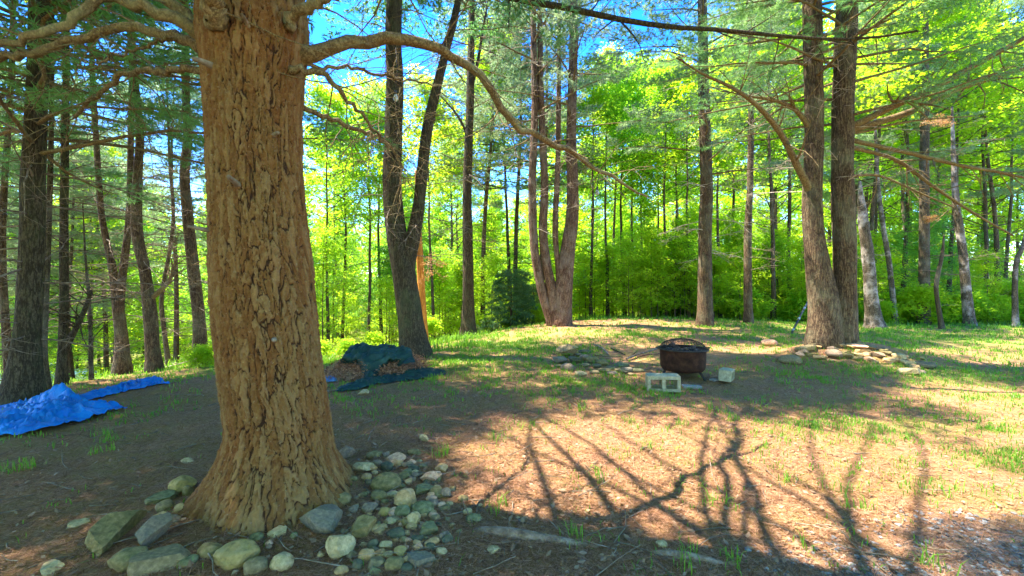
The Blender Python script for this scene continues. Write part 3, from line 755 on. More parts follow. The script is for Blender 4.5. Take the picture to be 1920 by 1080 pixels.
named_tree(UPL, 'brown pine with a crooked forked stem beyond the fallen twigs', [([(290, 698), (285, 640), (282, 590), (272, 510), (256, 430), (258, 330), (262, 250), (250, 120), (240, 0), (235, -200)], [34, 28, 28, 24, 24, 20, 17, 15, 13, 6])], 'bark', 10.5, 6,
    dict(lo=7.5, hi=14, spread=3., n=32), (32, .6, 7.2, 1.9, .012), branches=[([(283, 560), (300, 545), (318, 525), (330, 490)], 10, 5)])
named_tree(UPL, 'bent sinuous pine nearest the edge of the massive furrowed trunk', [([(376, 683), (373, 600), (362, 500), (352, 400), (346, 330), (352, 250), (348, 150), (350, -100), (352, -350)], [32, 26, 24, 22, 20, 18, 16, 12, 5])], 'bark', 11.5, 7,
    dict(lo=8, hi=15, spread=3., n=30), (30, .3, 8, 1.9, .012))
named_tree('sapling_tree', 'spindly bare sapling in front of the sunny grass by the blue tarp', [([(172, 733), (170, 650), (168, 580), (160, 480), (155, 380)], [10, 8, 7, 5, 2])], 'bark_slim', 9., 8, None, (8, -.1, 3, .9, .007))
named_tree('sapling_tree', 'spindly crooked sapling between two brown pines', [([(317, 690), (308, 620), (303, 560), (318, 470), (325, 400), (318, 300), (312, 150)], [11, 10, 9, 8, 7, 6, 2])], 'bark_slim', 12.5, 9, None, (10, .2, 7, 1.1, .008))
named_tree(UPL, 'tall pine forking into a straight and a slanting stem behind the tarp-covered heap', [([(778, 675), (771, 610), (757, 510), (742, 430), (736, 350), (738, 250), (740, 150), (738, 50), (742, -100), (746, -500)], [60, 48, 45, 38, 36, 34, 32, 30, 27, 10]), ([(760, 500), (772, 455), (784, 395), (791, 330), (800, 250), (815, 180), (835, 100), (855, 20), (872, -80), (890, -250)], [34, 28, 24, 22, 20, 18, 15, 13, 10, 4])], 'bark_dark', 9.9, 10,
    [dict(lo=8.8, hi=17, spread=4.2, n=120, protos=BOUGHS_HIGH, per=9)], (46, 2.2, 9.2, 2.1, .011),
    branches=[([(741, -70, 9.9), (800, -62, 9.6), (880, -34, 9.0), (960, -4, 8.5), (1050, 12, 8.2), (1150, 34, 8.0), (1250, 50, 7.8), (1350, 56, 7.7), (1440, 65, 7.6), (1560, 74, 7.5), (1640, 70, 7.5), (1720, 58, 7.4)], 17, 4)])
named_tree(UPL, 'slim straight dark pine alone on the crest, bare to its top', [([(878, 634), (878, 560), (877, 450), (876, 350), (881, 200), (884, 50), (886, -150), (888, -350)], [30, 22, 19, 17, 15, 12, 9, 3])], 'bark_dark', 16., 11,
    dict(lo=8.5, hi=17, spread=3.2, n=44, protos=BOUGHS_FAR), (26, 2.5, 12, 2.2, .014), branches=[([(880, 260), (860, 220), (840, 195), (826, 180)], 6, 2), ([(880, 180), (895, 120), (905, 60), (915, 0)], 7, 3)], needle='needle_pale')
named_tree(UPL, 'many-stemmed reddish pine spreading like a candelabra from one stout base', [
    ([(1052, 612), (1056, 545), (1066, 460), (1074, 385), (1071, 250), (1075, 100), (1076, -100), (1076, -300)], [40, 34, 27, 24, 19, 17, 12, 4]),
    ([(1036, 610), (1016, 545), (1002, 465), (998, 350), (1003, 200), (1000, 50), (998, -200)], [20, 17, 16, 15, 13, 11, 4]),
    ([(1044, 605), (1036, 550), (1024, 490), (1018, 430), (1021, 350), (1015, 200), (1012, 0), (1010, -180)], [22, 20, 17, 16, 15, 12, 9, 3]),
    ([(1052, 560), (1047, 510), (1041, 430), (1046, 300), (1048, 100), (1048, -100)], [13, 11, 11, 10, 8, 3])], 'bark_red', 15., 12,
    [dict(lo=7, hi=18, spread=3.6, n=46, protos=BOUGHS_FAR), dict(stem=1, lo=6.5, hi=16, spread=3.6, n=40, protos=BOUGHS_FAR)], (40, 3.5, 11, 1.7, .014), twig='twig_pale', needle='needle_pale', flare=.2, multi=True)
named_tree(UPL, 'pine bristling with pale broken twigs behind the fire bowl', [([(1322, 603), (1322, 450), (1325, 350), (1322, 250), (1318, 100), (1316, -100), (1315, -350)], [30, 26, 25, 23, 20, 15, 4])], 'bark', 15., 13,
    dict(lo=5.5, hi=17, spread=3.8, n=60, protos=BOUGHS_FAR, per=8), (40, 2.5, 10, 1.9, .012), twig='twig_pale', needle='needle_pale')
named_tree(UPL, 'slim brown trunk standing between the twiggy pine and the paired trunks', [([(1403, 594), (1402, 450), (1406, 350), (1408, 200), (1405, 0), (1404, -200)], [18, 15, 13, 11, 8, 3])], 'bark', 17., 14, dict(lo=10, hi=18, spread=2.8, n=36, protos=BOUGHS_FAR), (16, 2, 9, 1.6, .011), needle='needle_pale')
RT, RS = named_tree(UPL, 'twin-trunked pine on a stony mound, limbs fanning to both sides', [
    ([(1545, 645), (1546, 570), (1532, 490), (1522, 390), (1526, 260), (1525, 150), (1524, 50), (1520, -150), (1518, -450)], [70, 62, 48, 40, 37, 38, 38, 30, 6]),
    ([(1580, 645), (1585, 570), (1583, 470), (1580, 360), (1580, 250), (1583, 150), (1588, 0), (1592, -200), (1594, -480)], [60, 48, 46, 46, 42, 44, 42, 30, 6])], 'bark', 9.3, 15,
    [dict(lo=5.8, hi=13, spread=3.4, n=50), dict(stem=1, lo=4.9, hi=13, spread=3.4, n=44)], (30, 3.4, 7, 1.4, .010), twig='twig_pale', multi=True, flare=.22,
    branches=[([(1533, 398, 9.4), (1512, 345, 9.2), (1494, 310, 9.05), (1465, 252, 8.8), (1420, 198, 8.5), (1370, 163, 8.2), (1320, 140, 8.0), (1268, 108, 7.8)], 16, 3),
              ([(1522, 245), (1490, 205, 9.2), (1450, 188, 9.1), (1400, 180, 9.0)], 10, 4),
              ([(1592, 240), (1680, 197, 9.0), (1750, 166, 8.8), (1830, 121, 8.6), (1930, 66, 8.4)], 13, 8),
              ([(1590, 246), (1700, 212, 9.4), (1800, 166, 9.4), (1860, 146, 9.3), (1935, 124, 9.2)], 13, 8),
              ([(1592, 262), (1700, 286, 9.1), (1800, 310, 8.9), (1860, 320, 8.8), (1935, 336, 8.6)], 9, 5),
              ([(1592, 275), (1680, 300, 9.5), (1750, 350, 9.4), (1830, 402, 9.3), (1900, 442, 9.2)], 8, 3),
              ([(1590, 330), (1650, 330, 9.5), (1720, 360, 9.4), (1790, 390, 9.3)], 6, 2)])
named_tree('broken_tree', 'pale splintered snag with a split base behind the twin-trunked pine', [([(1640, 598), (1632, 540), (1626, 470), (1618, 410), (1612, 340)], [36, 26, 24, 20, 6])], 'bark_patch', 17., 16, None, (5, 1, 4, 1., .012), twig='twig_pale')
named_tree('maple_tree', 'thin pale leaning trunk just beyond the splintered snag', [([(1679, 590), (1668, 500), (1655, 420), (1645, 330), (1640, 200)], [12, 11, 10, 8, 4])], 'bark_patch', 20., 17, None, (6, 2, 8, 1.5, .012))
named_tree('maple_tree', 'straight dark trunk at the far edge of the grassy lawn', [([(1732, 595), (1733, 450), (1733, 320), (1735, 150), (1736, -50)], [25, 22, 20, 16, 6])], 'bark_slim', 20., 18, None, (12, 2, 12, 2., .014))
named_tree('maple_tree', 'short crooked trunk with peeling bark beside the straight dark trunk', [([(1766, 602), (1757, 560), (1756, 530), (1766, 480), (1770, 440)], [11, 10, 10, 8, 3])], 'bark_slim', 17., 19, None, (6, .8, 3.4, .9, .010))
named_tree('maple_tree', 'dark trunk with a white scar at the lawn edge', [([(1818, 605), (1811, 540), (1806, 480), (1798, 420), (1790, 350), (1785, 200)], [24, 22, 19, 17, 13, 5])], 'bark_patch', 19., 20, None, (10, 2, 8, 1.8, .014))
named_tree('maple_tree', 'pale bent trunk at the far end of the lawn', [([(1904, 606), (1903, 540), (1906, 490), (1920, 455), (1935, 380)], [14, 12, 11, 10, 5])], 'bark_patch', 19., 21, None, (6, 1, 5, 1.2, .012))
named_tree('dead_tree', 'orange-brown bare pole of a dead tree behind the forked pine', [([(797, 648), (791, 560), (787, 480), (783, 400), (780, 320)], [15, 14, 13, 10, 4])], 'orange_wood', 14., 22, None, (5, 1.6, 5, .7, .008))

# ------------------------------------------------------------------ the woods beyond: maples, saplings, shrubs
WOODS = [
    maple_meshes(1, 15, .13, .22, 3.4, 44), maple_meshes(2, 13, .10, .15, 2.9, 40), maple_meshes(3, 17, .16, .30, 3.8, 46),
    maple_meshes(4, 12, .09, .12, 2.7, 38, 'maple_bright'), maple_meshes(5, 14, .11, .2, 3.1, 42, 'maple_bright'), maple_meshes(6, 13, .10, .15, 3.0, 40, 'maple_deep'), maple_meshes(7, 15, .10, .5, 2.8, 34, 'maple_bright'), maple_meshes(8, 16, .11, .45, 3.0, 36),
]
SAPL = [maple_meshes(11, 5.5, .035, .12, 1.5, 22, protos=SPRAYS_FINE, dens=1), maple_meshes(12, 4.2, .03, .08, 1.3, 18, 'maple_bright', protos=SPRAYS_FINE, dens=1), maple_meshes(13, 6.5, .04, .1, 1.7, 24, 'maple_deep', protos=SPRAYS_FINE, dens=2)]
SHRUB = [maple_meshes(15, 1.5, .02, .05, .8, 14, 'maple_bright', protos=SPRAYS_FINE, dens=2, up=.7), maple_meshes(16, 1.1, .018, .05, .7, 12, 'maple', protos=SPRAYS_FINE, dens=2, up=.8)]

def proto_thing(name, meshes, label, cat, group):
    e = empty(name, (0, 0, 0), label=label, cat=cat, group=group)
    link('trunk', meshes[0], e); link('crown', meshes[1], e)
    return e, kids(e)
def plant(protos, used, k, loc, rz, scl):
    r, ch = protos[k]
    if not used[k]:
        used[k] = True; r.location = loc; r.rotation_euler = (0, 0, rz); r.scale = (scl,) * 3; return r
    return copy_thing(r, ch, loc, rz, scl)
WL = 'slender leafy maple in the sunlit woods beyond the clearing'
GW = 'maples of the surrounding woods'
PW = [proto_thing('maple_tree', m, WL, 'tree', GW) for m in WOODS]; UW = [False] * len(PW)
PS = [proto_thing('sapling_tree', m, 'young leafy sapling growing low among the woodland trunks', 'sapling', 'leafy saplings under the woods') for m in SAPL]; US = [False] * len(PS)
PB = [proto_thing('leafy_shrub', m, 'low bright green shrub at the edge of the woods', 'shrub', 'low shrubs along the woodland edge') for m in SHRUB]; UB = [False] * len(PB)

def sky_limit(px):
    """how high (degrees) the far woods may reach in a direction: open sky where the photo shows it"""
    x = [-400, 0, 120, 380, 560, 620, 720, 860, 900, 1000, 1120, 1330, 1450, 1550, 1700, 2400]
    y = [22, 21, 18, 18, 26, 24, 25, 26, 38, 36, 27, 27, 36, 47, 50, 50]
    return np.interp(px, x, y)
WH = [15, 13, 17, 12, 14, 13, 15, 16]
rw = np.random.default_rng(42)
taken = []
def free(x, y, d):
    return all((x - a) ** 2 + (y - b) ** 2 > d * d for a, b in taken)
# trunks the photo lets one tell apart between the named trees
for px, D in [(1108, 21), (1140, 22), (1149, 26), (1172, 24), (1187, 27), (1250, 21), (1262, 25), (1291, 20), (1351, 22), (1366, 26), (1450, 20), (615, 19), (640, 23), (690, 20), (716, 22), (812, 19), (1480, 24), (1690, 24), (905, 25), (955, 24), (1210, 30), (1230, 34), (1500, 28), (1780, 23), (1850, 24), (1885, 27)]:
    x = (px - 960) / F * D; z = h1(x, D); lim = D * math.tan(math.radians(sky_limit(px))) + CAMZ - z
    k = int(rw.choice([6, 7])); s = min(1.15, max(.6, lim / WH[k]))
    plant(PW, UW, k, (x, D, z), rw.random() * 6.28, s); taken.append((x, D))
n = 0; tries = 0
while n < 150 and tries < 9000:
    tries += 1
    D = math.sqrt(rw.uniform(17 ** 2, 62 ** 2)); a = rw.uniform(-57, 57); x = D * math.tan(math.radians(a)) if abs(a) < 45 else D * math.tan(math.radians(a))
    if abs(x) > 62: continue
    px = 960 + x / D * F
    if D < 34 and 880 < px < 1480: continue
    if D < 24 and 700 < px < 1460: continue
    if D < 17 and px < 560: continue
    if D < 27 and px > 1000 and rw.random() < .6: continue
    if -26 < x < -3 and abs(D - (24 + (x + 26) * .33)) < 3.0: continue      # the road in the valley
    if 8 < x < 19 and D < 19: continue                                      # the lawn
    if not free(x, D, 2.6 if D < 35 else 3.2): continue
    z = h1(x, D); lim = D * math.tan(math.radians(sky_limit(px) * rw.uniform(.75, 1.05))) + CAMZ - z
    if lim < 4: continue
    k = int(rw.choice([6, 7])) if D < 32 and rw.random() < .65 else int(rw.integers(0, 6)) if px < 1450 else int(rw.choice([0, 2, 2, 4])); s = min(rw.uniform(.85, 1.2) * (1.3 if px > 1450 else 1), lim / WH[k])
    if s < .4: continue
    if 880 < px < 1480 and k == 5: k = 3
    plant(PW, UW, k, (x, D, z - .05), rw.random() * 6.28, s); taken.append((x, D)); n += 1
n = 0; tries = 0
while n < 190 and tries < 6000:
    tries += 1
    D = math.sqrt(rw.uniform(15.5 ** 2, 40 ** 2)); a = rw.uniform(-54, 54); x = D * math.tan(math.radians(a)); px = 960 + x / D * F
    if abs(x) > 40: continue
    if D < 18.6 and px > 760: continue
    if 8 < x < 19 and D < 18.5: continue
    if px < 420 and D < 16: continue
    if -26 < x < -3 and abs(D - (24 + (x + 26) * .33)) < 1.8: continue
    z = h1(x, D)
    plant(PS, US, int(rw.choice([0, 1, 1, 1, 1]) if 900 < px < 1500 else rw.choice([0, 1, 1, 1, 2])), (x, D, z - .03), rw.random() * 6.28, rw.uniform(.7, 1.2)); n += 1
sh = [(600, 640, 13), (625, 655, 11.5), (650, 640, 14), (605, 668, 10.5), (800, 640, 15), (830, 632, 17), (905, 625, 18.5), (930, 622, 19), (955, 618, 19), (985, 615, 18.5), (1010, 612, 18), (395, 690, 10.5), (380, 700, 10.2), (350, 690, 11.5), (700, 640, 16), (735, 642, 16)]
for x, y in [(-9, -4), (-5, -6), (-1, -7), (4, -6.5), (8, -5), (12, -3), (15, 1), (-12, -1), (-14, 4), (17, 5), (-7, -11), (0, -12), (7, -11), (13, -9), (-14, -8), (20, -2), (-17, 8), (3, -17), (-10, -17), (16, -15)]:  # unseen maples around the camera, added to block blue sky and bounce green
    plant(PW, UW, int(rw.integers(0, 6)), (x, y, h1(x, y) - .05), rw.random() * 6.28, rw.uniform(.95, 1.2))
for px, py, D in sh[::2]:
    x = (px - 960) / F * D; plant(PB, UB, int(rw.integers(0, 2)), (x, D, h1(x, D) - .03), rw.random() * 6.28, rw.uniform(.35, .6))
for i in range(60):
    x = rw.uniform(8, 30); D = rw.uniform(19, 24) if x > 9 else rw.uniform(21, 26)
    plant(PB, UB, int(rw.integers(0, 2)), (x, D, h1(x, D) - .03), rw.random() * 6.28, rw.uniform(.6, 1.2))

def pine_meshes(seed, Hh, r0, lo):
    r = np.random.default_rng(seed); S = np.c_[smooth_poly(np.array([[0, 0, 0], [r.normal(0, .15), r.normal(0, .15), Hh * .3], [r.normal(0, .2), r.normal(0, .2), Hh * .65], [0, 0, Hh]]), 30), np.zeros(30)]
    wd = MB(); add_tube(wd, S[:, :3] - [0, 0, .2], r0 * (1 - .9 * np.linspace(0, 1, 30)), 10, .1, seed)
    for i in range(46):
        p = at_t(S, Hh * (.08 + (lo - .05) * i / 46))[:3]; a = r.random() * 6.28; b = wander(p, (math.cos(a), math.sin(a), .1), r.uniform(.6, 2.2), 6, .1, .12, r); add_tube(wd, b, np.linspace(.014, .004, 6), 4, cap=False)
        for q in range(4): add_tube(wd, wander(b[1 + q], norm(b[-1] - b[0]) * .6 + r.normal(0, .6, 3), .5, 4, .1, .2, r), np.linspace(.006, .003, 4), 3, cap=False)
    pos = []; dr = []; sl = []
    for i in range(46):
        f = (i + r.random()) / 46; b = at_t(S, Hh * (lo + (1 - lo) * f))[:3]; Lb = 3.6 * (1.05 - .8 * f) * (.6 + .5 * r.random()); a = i * 2.4 + r.normal(0, .4)
        p = wander(b, (math.cos(a), math.sin(a), .15), Lb, 7, .02, .1, r); add_tube(wd, p, np.linspace(.03, .006, 7), 4, cap=False)
        for k in range(7):
            t = .25 + .75 * (k + r.random()) / 7; s_ = np.array([np.interp(t, np.linspace(0, 1, 7), p[:, q]) for q in range(3)]); dd = norm(p[-1] - p[0]); sd = np.array([-dd[1], dd[0], 0]) * (1 if k % 2 else -1)
            pos.append(s_); dr.append(norm(dd * .8 + sd * .7)); sl.append(.9 + .5 * r.random())
    cr = MB(); add_boughs(cr, pos, dr, sl, BOUGHS_FAR, r)
    return wd.mesh('trunk', M['bark']), cr.mesh('crown', M['needle_pale'], False)
PP = [proto_thing('pine_tree', pine_meshes(s_, h_, .14, l_), 'background pine with pale feathery boughs and bare lower twigs', 'tree', 'background pines') for s_, h_, l_ in ((1, 16, .42), (2, 18, .36), (3, 14, .3))]; UP = [False] * 3
for px, D, sc_ in [(905, 21, 1.), (965, 23, 1.05), (1015, 20, 1.), (1450, 24, 1.05), (1640, 22, 1.), (1870, 24, 1.), (60, 15, .72), (140, 17, .75), (200, 20, .8), (330, 17, .75), (410, 19, .8), (-60, 14, .8), (10, 20, .8)]:
    x = (px - 960) / F * D; plant(PP, UP, int(rw.integers(0, 3)), (x, D, h1(x, D) - .05), rw.random() * 6.28, sc_)
for i in range(46):
    px = rw.uniform(1070, 1540); D = rw.uniform(18.8, 23); x = (px - 960) / F * D
    plant(PS, US, int(rw.choice([0, 1, 1])), (x, D, h1(x, D) - .03), rw.random() * 6.28, rw.uniform(.5, .95))
# small dark spruce on the crest
def spruce(px, D, Hh, label):
    x = (px - 960) / F * D; b = np.array([x, D, h1(x, D)]); r = np.random.default_rng(int(px))
    root = empty('spruce_tree', b, label=label, cat='tree')
    w_ = MB(); add_tube(w_, np.array([[0, 0, -.2], [.02, 0, Hh * .5], [0, 0, Hh]]), [.06, .04, .008], 8); w_.build('trunk', M['bark_dark'], root)
    pos = []; dr = []; sl = []
    for i in range(64):
        f = i / 64; z = .15 + Hh * .97 * f; R = (.7 + .5 * r.random()) * (1 - f) + .1; az_ = i * 2.4
        for t in (.3, .65, 1.):
            pos.append([math.cos(az_) * R * t * .7, math.sin(az_) * R * t * .7, z - .12 * t]); dr.append([math.cos(az_ + r.normal(0, .4)), math.sin(az_ + r.normal(0, .4)), -.2]); sl.append(.55 + .3 * r.random())
    mb = MB(); add_boughs(mb, pos, dr, sl, BOUGHS_FAR, r); mb.build('crown', M['spruce'], root, False)
spruce(958, 18.0, 2.5, 'small dark green spruce beside the many-stemmed pine')
spruce(1000, 19.5, 1.9, 'smallest dark spruce half hidden behind the many-stemmed pine')

for protos_, used_ in ((PW, UW), (PS, US), (PB, UB), (PP, UP)):
    for (r_, ch_), u_ in zip(protos_, used_):
        if not u_:
            print('UNUSED', r_.name)
            for c_ in ch_: bpy.data.objects.remove(c_)
            bpy.data.objects.remove(r_)
def rusty_spray(px, py, D, R, label, seed):
    r = np.random.default_rng(seed); c = P(px, py, D); root = empty('dead_spray', c, label=label, cat='branch')
    w_ = MB(); pos = []
    for i in range(7):
        d = np.array([r.normal(0, 1), r.normal(0, .6), r.normal(0, .45)]); p = wander((0, 0, 0), d, R * (.6 + .6 * r.random()), 5, .1, .15, r); add_tube(w_, p, np.linspace(.008, .003, 5), 4, cap=False)
        pos += [p[2], p[3], p[4]]
    pos = np.array(pos); w_.build('twig', M['twig'], root)
    mb = MB(); add_sprays(mb, pos, np.full(len(pos), .42), SPRAYS_FINE, r, .7); mb.build('leaves', M['dead_leaf'], root, False)
rusty_spray(803, 497, 13.6, .55, 'spray of rust-coloured dead leaves by the orange-brown pole', 1)
rusty_spray(1757, 228, 16., .45, 'tuft of rust-coloured dead leaves high among green maples', 2)
rusty_spray(1742, 410, 19., .3, 'small rusty leaf tuft clinging to the straight dark trunk', 3)

# far hillside of trees behind everything: one mass of leaves
def far_wood():
    r = np.random.default_rng(9); n = 5200
    a = r.uniform(-62, 62, n); D = r.uniform(62, 100, n); x = D * np.tan(np.radians(a)); ok = np.abs(x) < 130; x = x[ok]; D = D[ok]
    px = 960 + x / D * F
    top = np.minimum(14, D * np.tan(np.radians(sky_limit(px))) * .8)
    z = H(x, D); zz = z + r.random(len(x)) ** .8 * np.maximum(top - np.minimum(z, 0), 3)
    mb = MB(); add_sprays(mb, np.c_[x, D, zz], 2.6 + 2.2 * r.random(len(x)), SPRAYS, r, .4)
    o = mb.build('distant_wood', M['maple'], None, False); tag(o, 'far-off mass of sunlit green treetops closing the view', 'woods', kind='stuff')
far_wood()

# ------------------------------------------------------------------ road in the valley and the parked car
def road():
    mb = MB(); xs = np.linspace(-45, -1, 60); ys = 24 + (xs + 26) * .33
    V = []
    for i, (x, y) in enumerate(zip(xs, ys)):
        for o_ in (-1.9, -.95, 0, .95, 1.9):
            X, Y = x - .31 * o_, y + .95 * o_; V.append([X, Y, h1(X, Y) + .05])
    n = len(xs); i = np.arange(n - 1)[:, None] * 5; j = np.arange(4)[None]
    Q = np.stack([i + j, i + 5 + j, i + 6 + j, i + 1 + j], -1).reshape(-1, 4)
    mb.add(V, Q); o = mb.build('road', mottled('road_gravel', [(.38, .36, .34), (.5, .48, .46), (.62, .6, .57)], 3., .9, .3)); tag(o, 'pale gravel lane glimpsed through the trees', 'road', kind='structure')
road()

def simple(name, c, rough=.5, metallic=0., spec=.5, coat=0.):
    m, nt, N, L = new_mat(name); tc = N.new('ShaderNodeTexCoord'); nz = nd(N, 'ShaderNodeTexNoise', Scale=7., Detail=6.); L.new(tc.outputs['Object'], nz.inputs['Vector'])
    r = ramp(N, [(.3, tuple(v * .85 for v in c)), (.7, tuple(min(v * 1.1, 1) for v in c))]); L.new(nz.outputs['Fac'], r.inputs[0])
    b = nd(N, 'ShaderNodeBsdfPrincipled', Roughness=rough, Metallic=metallic); L.new(r.outputs[0], b.inputs['Base Color']); b.inputs['Specular IOR Level'].default_value = spec; b.inputs['Coat Weight'].default_value = coat
    o = N.new('ShaderNodeOutputMaterial'); L.new(b.outputs[0], o.inputs[0]); return m
def car(loc, rz):
    root = empty('parked_car', loc, rz, label='white car parked on the pale lane, mostly hidden by dark pine trunks', cat='car')
    prof = [(-2.15, .35, .75), (-2.1, .3, .95), (-1.2, .28, 1.0), (-.6, .28, 1.02), (.3, .28, 1.02), (1.1, .28, 1.0), (1.9, .3, .92), (2.15, .4, .7)]
    mb = MB(); V = []
    for x, z0, z1 in prof:
        for y, z in ((-.78, z0), (-.86, (z0 + z1) / 2), (-.78, z1), (.78, z1), (.86, (z0 + z1) / 2), (.78, z0)): V.append([x, y, z])
    n = len(prof); i = np.arange(n - 1)[:, None] * 6; j = np.arange(6)[None]; j2 = (j + 1) % 6
    mb.add(V, np.concatenate([np.stack([i + j, i + 6 + j, i + 6 + j2, i + j2], -1).reshape(-1, 4), [[0, 1, 4, 5], [1, 2, 3, 4], [n * 6 - 1, n * 6 - 2, n * 6 - 5, n * 6 - 6], [n * 6 - 2, n * 6 - 3, n * 6 - 4, n * 6 - 5]]]))
    wm = simple('white_paint', (.8, .8, .82), .3, coat=.5); mb.build('body', wm, root)
    cab = MB(); V = [[-1.5, -.72, 1.0], [1.0, -.72, 1.0], [.45, -.6, 1.42], [-1.2, -.6, 1.42], [-1.5, .72, 1.0], [1.0, .72, 1.0], [.45, .6, 1.42], [-1.2, .6, 1.42]]
    cab.add(V, [[0, 1, 2, 3], [5, 4, 7, 6], [1, 5, 6, 2], [4, 0, 3, 7]]); cab.build('window', simple('car_glass', (.03, .08, .2), .08), root, False)
    rf = MB(); rf.add([[-1.22, -.62, 1.425], [.47, -.62, 1.425], [.47, .62, 1.425], [-1.22, .62, 1.425], [-1.1, -.5, 1.46], [.35, -.5, 1.46], [.35, .5, 1.46], [-1.1, .5, 1.46]], [[0, 1, 5, 4], [1, 2, 6, 5], [2, 3, 7, 6], [3, 0, 4, 7], [4, 5, 6, 7]]); rf.build('roof', wm, root)
    st = MB(); st.add([[-2.0, -.875, .5], [2.0, -.875, .5], [2.0, -.875, .58], [-2.0, -.875, .58], [-2.0, -.85, .5], [2.0, -.85, .5], [2.0, -.85, .58], [-2.0, -.85, .58]], [[0, 1, 2, 3], [4, 7, 6, 5], [3, 2, 6, 7], [0, 4, 5, 1]]); st.build('trim', simple('dark_red_trim', (.2, .05, .04), .5), root, False)
    for x in (-1.35, 1.35):
        for y in (-.78, .78):
            wb = MB(); a = np.linspace(0, 2 * PI, 21); p = np.c_[np.full(21, x) + .31 * np.cos(a), np.full(21, y), .31 + .31 * 0 + .0 * a + .31 * np.sin(a) * .88]
            add_tube(wb, p, .07, 8, cap=False); hb = wb.build('wheel', simple('tyre', (.02, .02, .02), .8), root)
            rb = MB(); add_tube(rb, [[x, y - .05, .31], [x, y + .05, .31]], .2, 16); rb.build('rim', simple('wheel_rim', (.5, .5, .52), .3, .8), hb)
cx_, cy_ = -26.3, 24.0
car((cx_, cy_, h1(cx_, cy_) + .06), .32)

# ------------------------------------------------------------------ stones
def ico(sub):
    import bmesh
    bm = bmesh.new(); bmesh.ops.create_icosphere(bm, subdivisions=sub, radius=1)
    bm.verts.ensure_lookup_table(); v = np.array([x.co[:] for x in bm.verts]); f = np.array([[q.index for q in p.verts] for p in bm.faces]); bm.free(); return v, f
ICO = {k: ico(k) for k in (1, 2, 3, 4)}
def rock_mesh(seed, size, style='round', sub=4):
    r = np.random.default_rng(seed); v, f = ICO[sub]; v = v.copy()
    if style == 'round':
        v = np.sign(v) * np.abs(v) ** .9
        cuts, dmin, dmax = 6, .72, .95
    elif style == 'slab': cuts, dmin, dmax = 8, .5, .8
    else: cuts, dmin, dmax = 10, .5, .82
    for i in range(cuts):
        d = norm(r.normal(0, 1, 3)); h = r.uniform(dmin, dmax); e = v @ d - h; v = v - np.outer(np.clip(e, 0, None), d) * (.97 if style != 'round' else .7)
    if style == 'slab':
        for s in (1, -1):
            d = norm(np.array([r.normal(0, .12), r.normal(0, .12), s])); e = v @ d - .38; v = v - np.outer(np.clip(e, 0, None), d)
    dsp = (fbm(v[:, 0] * 1.6 + seed, v[:, 1] * 1.6 + v[:, 2] * 1.3, seed, 3) - .5) * .22 + (fbm(v[:, 0] * 6 + seed, v[:, 1] * 6 + v[:, 2] * 5, seed + 3, 3) - .5) * (.05 if style == 'round' else .09)
    v = v * (1 + dsp[:, None])
    v = v / np.abs(v).max(0) * np.asarray(size) / 2
    return v, f
SM = {
    'grey': mottled('grey_stone', [(0.119, 0.091, 0.042), (0.214, 0.155, 0.070), (0.344, 0.246, 0.115)], 36.), 'greygreen': mottled('grey_green_stone', [(0.095, 0.082, 0.030), (0.196, 0.150, 0.055), (0.333, 0.241, 0.097)], 31.),
    'yellow': mottled('yellow_lichen_stone', [(0.175, 0.138, 0.050), (0.353, 0.247, 0.079), (0.452, 0.318, 0.132)], 26.), 'blue': mottled('blue_grey_slate', [(0.106, 0.091, 0.060), (0.184, 0.150, 0.094), (0.284, 0.219, 0.130)], 57.),
    'dark': mottled('dark_stone', [(0.047, 0.050, 0.027), (0.095, 0.091, 0.049), (0.178, 0.155, 0.079)], 36.), 'tan': mottled('tan_stone', [(0.284, 0.164, 0.060), (0.451, 0.273, 0.109), (0.617, 0.392, 0.181)], 31.),
    'pale': mottled('pale_stone', [(0.237, 0.173, 0.072), (0.428, 0.310, 0.139), (0.617, 0.447, 0.218)], 36.), 'pink': mottled('pinkish_stone', [(0.380, 0.182, 0.091), (0.594, 0.328, 0.176), (0.784, 0.474, 0.266)], 36.),
    'lilac': mottled('lilac_grey_stone', [(0.142, 0.096, 0.055), (0.250, 0.169, 0.100), (0.368, 0.255, 0.151)], 41.), 'green': mottled('mossy_green_stone', [(0.078, 0.073, 0.029), (0.168, 0.157, 0.063), (0.280, 0.245, 0.118)], 31.),
    'yelgreen': mottled('yellow_green_stone', [(0.120, 0.090, 0.032), (0.215, 0.157, 0.055), (0.325, 0.233, 0.099)], 31.),
}
def stone(px, py, w_, h_, style, mat, label=None, group=None, seed=0, yaw=None, tilt=0., lift=0.):
    """a stone whose middle shows at (px, py), w_ x h_ photo pixels"""
    g = G(px, py + h_ * .42); D = g[1]; k = D / F
    sx = w_ * k * 1.1; sz = max(h_ * k * (.85 if style != 'slab' else .6), sx * .25); sy = sx * (.85 if style == 'round' else .95)
    if style == 'slab': sy = max(sx * .8, h_ * k * 1.2); sz = sx * .35
    v, f = rock_mesh(seed, (sx, sy, sz), style, 4 if w_ > 26 else 3)
    mb = MB(); mb.add(v, None, f)
    o = mb.build('stone', SM[mat], None, style == 'round')
    o.location = (g[0], g[1] + sy * .35, h1(g[0], g[1] + sy * .35) + sz * .22 + lift); o.rotation_euler = (tilt, 0, (yaw if yaw is not None else random.uniform(-.5, .5)))
    tag(o, label or group[0], 'stone', group[1] if label is None else (group[1] if group else None))
    return o
GP = ('small stone in the loose heap around the massive pine', 'stones heaped round the massive pine')
